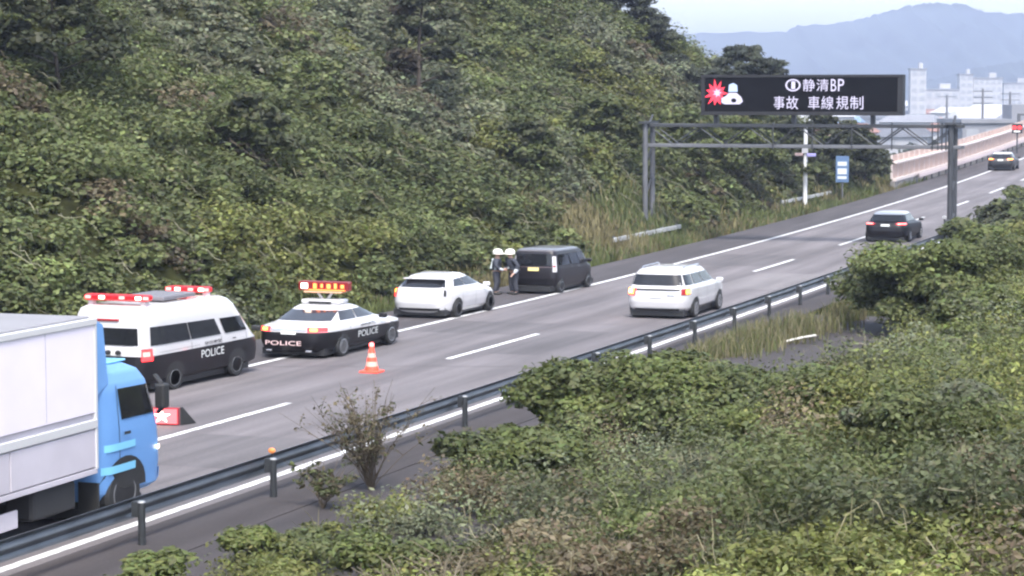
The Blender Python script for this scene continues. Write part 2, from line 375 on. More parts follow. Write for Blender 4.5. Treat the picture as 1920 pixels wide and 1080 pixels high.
m_white = mat('plaster_white', (0.40, 0.40, 0.42), 0.8, noise=0.12, nscale=0.3)
m_grey = mat('plaster_grey', (0.22, 0.225, 0.25), 0.8, noise=0.12, nscale=0.3)
m_rose = mat('plaster_rose', (0.30, 0.22, 0.22), 0.8)
m_roofd = mat('roof_tile_dark', (0.12, 0.125, 0.14), 0.7, noise=0.3, nscale=0.5)
m_roofr = mat('roof_tile_rust', (0.26, 0.14, 0.11), 0.7, noise=0.3, nscale=0.5)
m_roofb = mat('roof_sheet_blue', (0.16, 0.24, 0.36), 0.6)
m_pane = mat('dark_pane', (0.29, 0.30, 0.33), 0.5)
def block(name, label, px, py, f, w, d, h, storeys, bays, m, group=None, rot=0.3):
    x, y, _ = at(px, py, f); t = thing(name, label, 'building', (x, y, -9.0), rot, group)
    mb = MB(); mb.box((0, 0, h / 2), (w, d, h)); mb.build('wall', m, t)
    mb = MB(); mb.box((0, 0, h + 0.35), (w + 0.6, d + 0.6, 0.7)); r_ = mb.build('roof', m_grey, t)
    mb = MB(); mb.box((w * .2, 0, h + 2.0), (w * .25, d * .4, 2.6)); mb.build('stair_head', m, r_)
    fh = h / storeys
    wm = MB(); wm.box((0, 0, 0), (w / bays * 0.62, 0.12, fh * 0.5)); first = None
    for s_ in range(storeys):
        for b_ in range(bays):
            o = wm.build('window', m_pane, t) if first is None else first.copy()
            if first is None: first = o
            else: link(o, t)
            o.location = (-w / 2 + w / bays * (b_ + .5), -d / 2 - 0.03, fh * (s_ + .55))
    return t
block('apartment_block', 'tall white block rising alone over the town just right of the electronic sign', 1717, 165, 850, 5.5, 6, 27.5, 7, 2, m_white)
block('apartment_block', 'white slab block at the left end of the bright row on the horizon', 1806, 165, 1000, 5.5, 8, 26.5, 7, 2, m_white)
block('apartment_block', 'long white slab block at the right end of the bright row on the horizon', 1846, 168, 1000, 12, 8, 24.5, 6, 5, m_white)
block('apartment_block', 'low white slab at the right edge of the picture on the horizon', 1900, 170, 1050, 11, 8, 22, 5, 4, m_white)
block('apartment_block', 'wide low white hall beneath the tall lone block', 1752, 172, 900, 16, 10, 18, 3, 5, m_white)
block('warehouse', 'pale blue-grey shed above the far noise barrier', 1872, 215, 330, 14, 9, 11, 2, 5, m_grey, rot=0.5)
R2 = random.Random(11)
def house_proto(m, mr, w, d, h):
    t = thing('house', 'small hazy house in the town beyond the far road', 'house', group='small houses in the hazy town')
    MB().box((0, 0, h / 2), (w, d, h)).build('wall', m, t)
    mb = MB(); e = 0.5; mb.add([(-w / 2 - e, -d / 2 - e, h), (w / 2 + e, -d / 2 - e, h), (w / 2 + e, d / 2 + e, h), (-w / 2 - e, d / 2 + e, h), (-w / 2 + 1, 0, h + 2.2), (w / 2 - 1, 0, h + 2.2)],
                               [(0, 1, 5, 4), (2, 3, 4, 5), (1, 2, 5), (3, 0, 4), (3, 2, 1, 0)]); mb.build('roof', mr, t)
    f = None
    for (x, z) in ((-w * .25, h * .28), (w * .25, h * .28), (-w * .25, h * .74), (w * .25, h * .74)):
        if f is None: f = MB().box((0, 0, 0), (w * .22, 0.1, h * .2)).build('window', m_pane, t); o = f
        else: o = link(f.copy(), t)
        o.location = (x, -d / 2 - .03, z)
    return t
protos = [house_proto(m_white, m_roofd, 9, 8, 6), house_proto(m_white, m_grey, 12, 9, 8), house_proto(m_rose, m_roofr, 10, 8, 6.5), house_proto(m_grey, m_roofb, 11, 8, 6), house_proto(m_white, m_roofr, 8, 8, 6), house_proto(m_white, m_white, 16, 11, 9)]
spots = []
for k in range(400):
    px = R2.uniform(1400, 2050); f = 420 * (1500 / 420) ** R2.random(); x, y, _ = at(px, 200, f)
    if y < 185 or abs(x) < 24 + f * 0.006: continue
    if any((x - a) ** 2 + (y - b) ** 2 < 196 for a, b in spots): continue
    spots.append((x, y))
    if len(spots) >= 110: break
for k, (x, y) in enumerate(spots):
    o = protos[k] if k < len(protos) else copy_tree(protos[R2.randrange(len(protos))])
    top(o, (x, y, -9.0), R2.uniform(-.4, .9))

# belts of trees between the houses, too far to count
R3 = np.random.default_rng(77); n = 260; px = R3.uniform(1380, 2060, n); f = 240 * (1300 / 240) ** R3.random(n); pos = np.array([at(a, 200, b) for a, b in zip(px, f)]); ok = (np.abs(pos[:, 0]) > 22) & (pos[:, 1] > 190); pos = pos[ok]; f = f[ok]
pos[:, 2] = -8.0; rr = R3.uniform(2.0, 4.6, len(pos)); far_tint = np.array([.05, .062, .03]) * R3.lognormal(0, .25, (len(pos), 1))
FAR_TREES = (pos, rr, far_tint)
# noise barrier along the far left side: posts, two white rails, tinted panels, each on its own
m_panel = mat('tinted_panel', (0.50, 0.35, 0.29), 0.45, noise=0.08, nscale=0.6)
m_wrail = mat('white_rail', (0.62, 0.54, 0.52), 0.5)
m_conc = mat('concrete', (0.27, 0.255, 0.245), 0.85, noise=0.3, nscale=0.8)
nb_ = thing('noise_barrier', 'pale pink noise barrier with white rails along the far left roadside', 'barrier')
BX = -6.2; pf = rf_ = pof = None
mb = MB(); yl = np.arange(143, 241.1, 2.0)
mb.grid([[(BX - .15, y, rz(y) - .4), (BX - .15, y, rz(y) + .62)] for y in yl]); mb.grid([[(BX + .15, y, rz(y) + .62), (BX + .15, y, rz(y) - .4)] for y in yl]); mb.grid([[(BX - .15, y, rz(y) + .62), (BX + .15, y, rz(y) + .62)] for y in yl]); mb.add([(BX - .15, 143, -1), (BX + .15, 143, -1), (BX + .15, 143, rz(143) + .62), (BX - .15, 143, rz(143) + .62)], [(0, 1, 2, 3)])
mb.build('base_wall', m_conc, nb_)
for nm, z0, z1 in (('lower_rail', 0.63, 0.85), ('middle_rail', 2.0, 2.16)):
    mb = MB(); L_ = []
    for y in yl: L_.append([(BX + .22, y, rz(y) + z0), (BX + .22, y, rz(y) + z1), (BX - .02, y, rz(y) + z1), (BX - .02, y, rz(y) + z0), (BX + .22, y, rz(y) + z0)])
    mb.grid(L_); mb.add([L_[0][0], L_[0][1], L_[0][2], L_[0][3]], [(0, 1, 2, 3)]); mb.build(nm, m_wrail, nb_)
for i, y in enumerate(yl[:-1]):
    zz = rz(y)
    m0 = MB(); m0.add([(BX - .04, y + .06, zz + .86), (BX - .04, y + 1.94, rz(y + 2) + .86), (BX - .04, y + 1.94, rz(y + 2) + 2.7), (BX - .04, y + .06, zz + 2.7), (BX - .1, y + .06, zz + .86), (BX - .1, y + 1.94, rz(y + 2) + .86), (BX - .1, y + 1.94, rz(y + 2) + 2.7), (BX - .1, y + .06, zz + 2.7)], [(0, 1, 2, 3), (7, 6, 5, 4), (0, 4, 5, 1), (1, 5, 6, 2), (2, 6, 7, 3), (3, 7, 4, 0)])
    m0.build('panel', m_panel, nb_)
    if pof is None: pof = MB().box((0, 0, 0.9), (0.12, 0.1, 1.9)).build('post', m_wrail, nb_); o = pof
    else: o = link(pof.copy(), nb_)
    o.location = (BX - .07, y, zz + .85)
wl = thing('roadside_rail', 'low pinkish rail on short posts below the far noise barrier', 'guardrail')
mb = MB(); yl2 = np.arange(150, 240, 3.0); L_ = []
for y in yl2: L_.append([(-5.72, y, rz(y) + .5), (-5.72, y, rz(y) + .78), (-5.82, y, rz(y) + .78), (-5.82, y, rz(y) + .5), (-5.72, y, rz(y) + .5)])
mb.grid(L_); mb.build('rail_beam', mat('pale_rail', (0.6, 0.5, 0.5), .5), wl)
pf = None
for y in yl2:
    if pf is None: pf = MB().box((0, 0, .25), (.1, .1, .7)).build('post', m_galv, wl); o = pf
    else: o = link(pf.copy(), wl)
    o.location = (-5.88, y, rz(y))

# ------------------------------------------------------------------ sign gantry and electronic board
m_steel = mat('gantry_steel', (0.052, 0.056, 0.064), 0.6, metal=0.2, noise=0.25, nscale=1.0)
m_lsteel = mat('light_steel', (0.13, 0.135, 0.15), 0.6, metal=0.2, noise=0.2, nscale=1.0)
GY0 = 95.5; gz = rz(GY0)
ga = thing('sign_gantry', 'grey steel lattice gantry spanning the carriageway under the electronic board', 'gantry', (0, GY0, gz))
for gx in (-8.15, 4.32):
    for dy in (-0.55, 0.55):
        mb = MB(); mb.tube([(gx, dy, 0), (gx, dy, 6.45)], 0.11, 12); mb.build('column', m_lsteel if gx < 0 else m_steel, ga, 40)
    for z0 in np.arange(0.8, 5.9, 1.7):
        mb = MB(); mb.tube([(gx, -0.55, z0), (gx, 0.55, z0 + 1.0)], 0.05, 8); mb.build('brace', m_steel, ga, 40)
    mb = MB(); mb.box((gx, 0, 0.0), (0.7, 1.7, 0.3)); mb.build('footing', m_steel, ga)
    mb = MB(); mb.box((gx, 0, 6.5), (0.45, 1.5, 0.12)); mb.build('column_head', m_steel, ga)
for dy in (-0.5, 0.5):
    for z0 in (5.25, 6.35):
        mb = MB(); mb.box((-1.8, dy, z0), (13.0, 0.17, 0.18)); bevel(mb.build('chord', m_lsteel if z0 < 6 else m_steel, ga), .02)
    nx = 12
    for i in range(nx):
        xa = -8.0 + 12.4 * i / nx; xb = -8.0 + 12.4 * (i + 1) / nx
        a, b = (5.3, 6.3) if i % 2 else (6.3, 5.3)
        mb = MB(); mb.tube([(xa, dy, a), (xb, dy, b)], 0.035, 6); mb.build('diagonal', m_steel, ga)
for i in range(9):
    mb = MB(); mb.tube([(4.3 - i * 0.16 if i < 4 else 3.6 - (i - 4) * 1.6, -0.62, 5.1), (4.3 - i * 0.16 if i < 4 else 3.6 - (i - 4) * 1.6, -0.62, 6.55)], 0.03, 6); mb.build('upright', m_steel, ga)
mb = MB(); mb.box((-2.0, 0, 5.18), (11.5, 0.8, 0.04)); mb.build('catwalk', m_steel, ga)
cb = thing('control_cabinet', 'grey steel cabinet at the foot of the right gantry column', 'cabinet', (4.6, GY0 - 1.3, gz))
bevel(MB().box((0, 0, 0.75), (0.62, 0.55, 1.5)).build('housing', m_steel, cb), .03); MB().box((0, -0.29, 0.75), (0.5, 0.03, 1.3)).build('door', m_steel, cb); MB().box((0.16, -0.32, 0.8), (0.04, 0.03, 0.16)).build('handle', m_post, cb)
wb = thing('marker_lamp', 'small white round marker beside the right gantry column', 'lamp', (4.15, GY0 - .8, gz))
MB().tube([(0, 0, 0), (0, 0, 1.5)], 0.03, 8).build('stem', m_steel, wb); MB().lathe([(.02, -.06), (.08, -.05), (.09, .0), (.08, .05), (.02, .06)], (0, 0, 1.6), 'y', 16).build('disc', m_white, wb, 40)

sg = thing('electronic_sign', 'large black electronic message board with white text on top of the gantry', 'road sign', (0, GY0 - 0.75, gz))
SX0, SX1, SZ0, SZ1 = -5.75, 2.45, 6.92, 9.08
m_hous = mat('sign_housing', (0.012, 0.012, 0.015), 0.6)
m_frame = mat('sign_frame', (0.014, 0.014, 0.017), 0.6)
m_scr = mat('led_screen', (0.0055, 0.0055, 0.007), 0.8, spec=.08)
bevel(MB().box(((SX0 + SX1) / 2, 0.28, (SZ0 + SZ1) / 2), (SX1 - SX0, 0.5, SZ1 - SZ0)).build('housing', m_hous, sg), .03)
for nm, c, d in (('frame_bar', ((SX0 + SX1) / 2, 0, SZ1 - .07), (SX1 - SX0, .1, .14)), ('frame_bar', ((SX0 + SX1) / 2, 0, SZ0 + .1), (SX1 - SX0, .1, .2)), ('frame_bar', (SX0 + .08, 0, (SZ0 + SZ1) / 2), (.16, .1, SZ1 - SZ0 - .34)), ('frame_bar', (SX1 - .11, 0, (SZ0 + SZ1) / 2), (.22, .1, SZ1 - SZ0 - .34))):
    MB().box(c, d).build(nm, m_frame, sg)
scn = MB().box(((SX0 + SX1) / 2, 0.02, (SZ0 + SZ1) / 2 + .02), (SX1 - SX0 - .3, .05, SZ1 - SZ0 - .3)).build('screen', m_scr, sg)
m_led = mat('led_white', (0.1, 0.1, 0.12), .5, emit=(0.78, 0.74, 1.0), es=.30)
m_ledr = mat('led_red', (0.4, 0.03, 0.05), .5, emit=(1.0, 0.03, 0.06), es=.5)
m_ledb = mat('led_pale_blue', (0.3, 0.35, 0.5), .5, emit=(0.45, 0.62, 0.98), es=.18)
m_ledp = mat('led_pink', (0.5, 0.3, 0.4), .5, emit=(0.98, 0.4, 0.6), es=.25)
KX = (SX1 - SX0) / (1697 - 1328.); KZ = (SZ1 - SZ0) / (219 - 145.)
def led(text, x0, x1, y0, y1, name='character', m=m_led):
    cx = SX0 + ((x0 + x1) / 2 - 1328) * KX; cz = SZ1 - ((y0 + y1) / 2 - 145) * KZ
    return lettering(name, text, (x1 - x0) * KX, (y1 - y0) * KZ, lambda a, b: (cx + a, -0.012, cz + b), m, scn)
for ch, a, b in (('静', 1516, 1538), ('清', 1541, 1563), ('B', 1567, 1577), ('P', 1580, 1591)): led(ch, a, b, 153, 175)
led('1', 1495, 1502, 157, 171)
mb = MB(); cx, cz = SX0 + (1498 - 1328) * KX, SZ1 - (164 - 145) * KZ; ro = [(0.31 * math.cos(t), 0.33 * math.sin(t)) for t in np.linspace(0, 2 * PI, 25)[:-1]]
mb.add([(cx + a, -.012, cz + b) for a, b in ro] + [(cx + a * .78, -.012, cz + b * .78) for a, b in ro], [(i, (i + 1) % 24, 24 + (i + 1) % 24, 24 + i) for i in range(24)]); mb.build('ring', m_led, scn)
for ch, a, b in (('事', 1463, 1483), ('故', 1486, 1508), ('車', 1526, 1547), ('線', 1550, 1572), ('規', 1577, 1599), ('制', 1602, 1626)): led(ch, a, b, 184, 208)
def spx(x, y): return (SX0 + (x - 1328) * KX, SZ1 - (y - 145) * KZ)
def flat_poly(name, pts, m, dy=-.012):
    mb = MB(); n = len(pts); mb.add([(spx(*p)[0], dy, spx(*p)[1]) for p in pts], [tuple(range(n))]); return mb.build(name, m, scn)
cxp, cyp = 1356, 179; star = []
for i in range(22):
    w = 2 * PI * i / 22; r = (26 if i % 2 == 0 else 13) * (1 + .12 * math.sin(i * 2.3)); star.append((cxp + r * .85 * math.cos(w), cyp - r * .95 * math.sin(w)))
mb = MB(); c0 = spx(cxp, cyp); mb.add([(c0[0], -.012, c0[1])] + [(spx(*p)[0], -.012, spx(*p)[1]) for p in star], [(0, i + 1, (i + 1) % 22 + 1) for i in range(22)]); mb.build('burst_symbol', m_ledr, scn)
mb = MB(); st2 = [(cxp + 2 + (9 if i % 2 == 0 else 4) * math.cos(2 * PI * i / 14), cyp - 1 - (9 if i % 2 == 0 else 4) * math.sin(2 * PI * i / 14)) for i in range(14)]
mb.add([(spx(cxp + 2, cyp - 1)[0], -.018, spx(cxp + 2, cyp - 1)[1])] + [(spx(*p)[0], -.018, spx(*p)[1]) for p in st2], [(0, i + 1, (i + 1) % 14 + 1) for i in range(14)]); mb.build('burst_core', m_ledp, scn)
flat_poly('car_symbol', [(1366, 196), (1366, 188), (1374, 184), (1380, 178), (1394, 178), (1403, 186), (1406, 194), (1400, 199), (1372, 199)], m_led, -.02)
flat_poly('car_window', [(1379, 176), (1380, 163), (1388, 160), (1395, 164), (1396, 176)], m_ledb, -.02)
flat_poly('wheel_symbol', [(1389 + 5 * math.cos(t), 192 + 4 * math.sin(t)) for t in np.linspace(0, 2 * PI, 13)[:-1]], m_scr, -.026)
for xx in (-5.2, -2.0, 1.2):
    MB().box((xx, 0.35, 6.68), (0.16, 0.3, 0.56)).build('bracket', m_steel, sg)

# second gantry farther on, poles, roadside markers
g2 = thing('sign_gantry', 'thin pale lattice gantry seen beyond the right end of the electronic board', 'gantry', (0, 232, rz(232)))
for gx in (-9.5, -5.0, -1.3):
    MB().tube([(gx, 0, -6), (gx, 0, 2.2)], 0.16 if gx < -2 else .3, 8).build('column', m_lsteel, g2, 40)
for z0 in (2.1, 0.4):
    MB().box((-5.4, 0, z0), (8.4, .2, .2)).build('chord', m_lsteel, g2)
for i in range(7): MB().tube([(-9.4 + i * 1.3, 0, .4), (-8.1 + i * 1.3, 0, 2.1)], .06, 6).build('diagonal', m_lsteel, g2)
def pole(px, f, pyb, pyt, label, arms):
    x, y, zb = at(px, pyb, f); zt = at(px, pyt, f)[2]; h = zt - zb
    t = thing('utility_pole', label, 'pole', (x, y, zb - 2), .3); MB().tube([(0, 0, 0), (0, 0, h + 2)], [f * .0006, f * .0004], 8).build('shaft', mat('pole_dark', (.12, .12, .13), .8), t, 40)
    for k in range(arms): MB().box((0, 0, h + 2 - .5 - k * 1.0 * f / 300), (f * .008, .12, .14)).build('crossarm', m_post, t)
pole(1840, 330, 250, 166, 'dark utility pole with crossarms standing before the bright row of blocks', 3)
pole(1891, 420, 245, 172, 'thin dark utility pole near the right edge of the picture', 2)
pole(1773, 520, 245, 178, 'thin dark utility pole above the right end of the gantry', 1)

wp = thing('lamp_pole', 'slender white pole with small fittings behind the gantry beam', 'pole', (-7.0, 121.4, rz(121.4)))
MB().tube([(0, 0, -.2), (0, 0, 5.75)], [.115, .095], 12).build('shaft', mat('white_pole', (.66, .66, .66), .5), wp, 40)
MB().box((.1, -.1, 5.7), (.75, .18, .14)).build('head_bracket', m_white, wp)
bevel(MB().box((-.3, -.14, 3.75), (.42, .2, .2)).build('fitting', m_rose, wp), .03); bevel(MB().box((.34, -.14, 3.72), (.46, .2, .22)).build('fitting', mat('violet_box', (.3, .28, .55), .5), wp), .03)
MB().box((0, -.12, 4.1), (.3, .12, .5)).build('clamp', m_white, wp)
ks = thing('marker_sign', 'small blue and white roadside plate on a post against the dark trees', 'road sign', (-6.55, 129, rz(129)))
m_blue = mat('sign_blue', (.10, .17, .30), .5); MB().tube([(0, 0.06, -.3), (0, 0.06, 3.2)], .05, 8).build('post', m_lsteel, ks)
bevel(MB().box((0, 0, 2.35), (.72, .05, 1.9)).build('plate', m_blue, ks), .02)
for z0, h_ in ((2.75, .3), (2.2, .42), (1.75, .2)): MB().box((0, -.032, z0), (.5, .012, h_)).build('white_panel', mat('sign_white', (.6, .65, .7), .5), ks)
for (ya, yb, xx, lab) in ((87.5, 97.5, -7.3, 'short pale steel rail in the grass before the left gantry column'), (117.5, 130, -7.35, 'short white rail in dry grass at the foot of the white pole')):
    t = thing('guardrail', lab, 'guardrail', (xx, (ya + yb) / 2, rz((ya + yb) / 2)), 0)
    Lh = (yb - ya) / 2
    mb = MB(); mb.box((0, 0, .66), (.06, 2 * Lh, .24)); bevel(mb.build('rail_beam', mat('pale_galv', (.5, .5, .5), .5, metal=.2, noise=.3, nscale=2), t), .02)
    pf = None
    for k in range(5):
        if pf is None: pf = MB().tube([(0, 0, -.3), (0, 0, .82)], .06, 8).build('post', m_galv, t); o = pf
        else: o = link(pf.copy(), t)
        o.location = (-.1, -Lh + .3 + k * (2 * Lh - .6) / 4, 0)

# ------------------------------------------------------------------ vehicles
m_wht = mat('paint_white', (.60, .59, .60), .25, coat=.6)
m_blk = mat('paint_black', (.009, .008, .010), .4, spec=.3)
m_dkg = mat('paint_dark_plum', (.013, .011, .014), .35, spec=.4)
m_glass = mat('tinted_glass', (.012, .013, .016), .06, spec=.5)
m_glass2 = mat('clear_dark_glass', (.03, .032, .038), .05, spec=.6)
m_rub = mat('rubber', (.018, .018, .018), .8)
m_rim = mat('alloy', (.5, .5, .52), .35, metal=.7)
m_rimd = mat('steel_rim', (.22, .22, .23), .5, metal=.5)
m_trim = mat('black_trim', (.02, .02, .021), .55)
m_chr = mat('chrome', (.65, .65, .68), .15, metal=.9)
m_plate = mat('plate_white', (.75, .76, .74), .5); m_platey = mat('plate_yellow', (.78, .66, .28), .5)
m_redl = mat('lamp_red_off', (.32, .02, .025), .2, coat=.5)
m_clearl = mat('lamp_clear', (.55, .53, .55), .12, coat=.6)
m_redon = mat('lamp_red_lit', (.4, .02, .03), .3, emit=(1, .025, .025), es=1.5)
m_redhot = mat('lamp_red_bright', (.5, .1, .1), .3, emit=(1, .10, .09), es=2.4)
m_amb = mat('lamp_amber_lit', (.5, .25, .05), .3, emit=(1, .32, .04), es=3.0)
m_wlamp = mat('lamp_white_lit', (.6, .5, .5), .3, emit=(1, .80, .6), es=2.2)

class Body:
    """a vehicle shell lofted upward through plan outlines: (z rear, z front, y rear, y front, half width, squareness)"""
    def __init__(s, lv): s.lv = lv
    def par(s, t):
        i = min(int(t), len(s.lv) - 2); k = t - i; return [a + (b - a) * k for a, b in zip(s.lv[i], s.lv[i + 1])]
    def z(s, p, y): return p[0] + (p[1] - p[0]) * (y - p[2]) / (p[3] - p[2])
    def side(s, t, y, sg=1, off=0.0):
        p = s.par(t); h = (p[3] - p[2]) / 2; q = min(abs(y - (p[2] + p[3]) / 2) / h, 1); x = p[4] * (1 - q ** p[5]) ** (1 / p[5])
        return (sg * (x + off), y, s.z(p, y))
    def sidef(s, t, f, sg=1, off=0.0):
        p = s.par(t); return s.side(t, p[2] + (p[3] - p[2]) * f, sg, off)
    def rear(s, t, fx, off=0.0):
        p = s.par(t); h = (p[3] - p[2]) / 2; y = (p[2] + p[3]) / 2 - h * (1 - abs(fx) ** p[5]) ** (1 / p[5])
        return (fx * p[4], y - off, s.z(p, y) + (off * .3 if t > 4 else 0))
    def front(s, t, fx, off=0.0):
        p = s.par(t); h = (p[3] - p[2]) / 2; y = (p[2] + p[3]) / 2 + h * (1 - abs(fx) ** p[5]) ** (1 / p[5])
        return (fx * p[4], y + off, s.z(p, y))
    def shell(s, name, t0, t1, m, parent, sub=2, capb=False, capt=False):
        M = 64; rows = []
        ts = np.linspace(t0, t1, int(round((t1 - t0) * sub)) + 1)
        for t in ts:
            p = s.par(t); r = []
            for k in range(M):
                w = 2 * PI * k / M; c, d = math.cos(w), math.sin(w); e = 2 / p[5]
                x = p[4] * math.copysign(abs(c) ** e, c); y = (p[2] + p[3]) / 2 + (p[3] - p[2]) / 2 * math.copysign(abs(d) ** e, d)
                r.append((x, y, s.z(p, y)))
            rows.append(r)
        mb = MB(); mb.add([q for r in rows for q in r], [(i * M + k, i * M + (k + 1) % M, (i + 1) * M + (k + 1) % M, (i + 1) * M + k) for i in range(len(rows) - 1) for k in range(M)])
        if capb: mb.f.append(tuple(range(M))[::-1]); mb.m.append(0)
        if capt: n = (len(rows) - 1) * M; mb.f.append(tuple(range(n, n + M))); mb.m.append(0)
        return mb.build(name, m, parent, 32)
    def swin(s, name, f0, f1, t0, t1, m, parent, sg, off=.012, f0t=None, f1t=None):
        f0t = f0 if f0t is None else f0t; f1t = f1 if f1t is None else f1t; R = []
        for i in range(4):
            k = i / 3; t = t0 + (t1 - t0) * k; a = f0 + (f0t - f0) * k; b = f1 + (f1t - f1) * k
            R.append([s.sidef(t, a + (b - a) * j / 8, sg, off) for j in range(9)])
        return MB().grid(R).build(name, m, parent, 60)
    def rpatch(s, name, x0, x1, t0, t1, m, parent, off=.014, x0t=None, x1t=None, fn=None):
        fn = fn or s.rear; x0t = x0 if x0t is None else x0t; x1t = x1 if x1t is None else x1t; R = []
        for i in range(4):
            k = i / 3; t = t0 + (t1 - t0) * k; a = x0 + (x0t - x0) * k; b = x1 + (x1t - x1) * k
            R.append([fn(t, a + (b - a) * j / 10, off) for j in range(11)])
        return MB().grid(R).build(name, m, parent, 60)
    def ypatch(s, name, y0, y1, t0, t1, m, parent, sg, off=.012):
        return MB().grid([[s.side(t0 + (t1 - t0) * i / 3, y0 + (y1 - y0) * j / 6, sg, off) for j in range(7)] for i in range(4)]).build(name, m, parent, 60)

def wheels(root, ys, hw, r, wid=.2, rimm=m_rim, dual=False):
    first = None
    for y in ys:
        for sg in (1, -1):
            if first is None:
                mb = MB(); mb.lathe([(r * .60, -wid / 2), (r * .9, -wid / 2), (r, -wid * .34), (r, wid * .34), (r * .9, wid / 2), (r * .60, wid / 2)], (0, 0, 0), 'x', 28); first = mb.build('wheel', m_rub, root, 40)
                rb = MB(); rb.lathe([(r * .1, wid * .30), (r * .18, wid * .36), (r * .22, wid * .3), (r * .5, wid * .36), (r * .62, wid * .52), (r * .66, wid * .5)], (0, 0, 0), 'x', 28); rb.build('rim', rimm, first, 40)
                for k in range(5):
                    w = 2 * PI * k / 5; MB().box((wid * .40, math.cos(w) * r * .38, math.sin(w) * r * .38), (wid * .12, r * .13, r * .13)).build('rim_hole', m_trim, first)
                o = first
            else: o = copy_tree(first, root)
            o.location = (sg * (hw - wid / 2 + .01), y, r); o.rotation_euler = (0, 0, 0 if sg > 0 else PI)
def arches(b, root, ys, r, sgs=(1, -1), m=m_trim, hw=None):
    MB().box((0, (ys[0] + ys[-1]) / 2, .22), (b.lv[1][4] * 1.75, max(1.2, (ys[-1] - ys[0]) + 1.5), .2)).build('contact_shade', m_trim, root)  # black box added to darken the gap beneath the vehicle, like contact shadow
    for y in ys:
        for sg in sgs:
            R = []
            for k in range(13):
                w = PI * k / 12; R.append([])
                for rr in (0.0, .5, 1.0):
                    yy = y + math.cos(w) * r * rr; zz = r * .92 + math.sin(w) * r * rr
                    # find shell x at that height
                    best = None
                    for t in np.linspace(0, len(b.lv) - 1.01, 60):
                        p = b.side(t, yy, 1)
                        if best is None or abs(p[2] - zz) < abs(best[2] - zz): best = p
                    R[-1].append((sg * (best[0] + .008), yy, zz))
            MB().grid(R).build('wheel_arch', m, root)
def box_part(name, c, d, m, root, bv=.015):
    o = MB().box(c, d).build(name, m, root)
    return bevel(o, bv) if bv else o
def side_text(b, text, yc, zc, w, h, sg, m, root):
    def fn(a, c):
        y = yc + a * (1 if sg > 0 else -1); z = zc + c; best = None
        for t in np.linspace(1, 6, 80):
            p = b.side(t, y, sg, .012)
            if best is None or abs(p[2] - z) < abs(best[2] - z): best = p
        return (best[0], y, z)
    return lettering('lettering', text, w, h, fn, m, root)
def mirrors(root, x, y, z, m):
    for sg in (1, -1): box_part('door_mirror', (sg * x, y, z), (.2, .12, .15), m, root, .04)

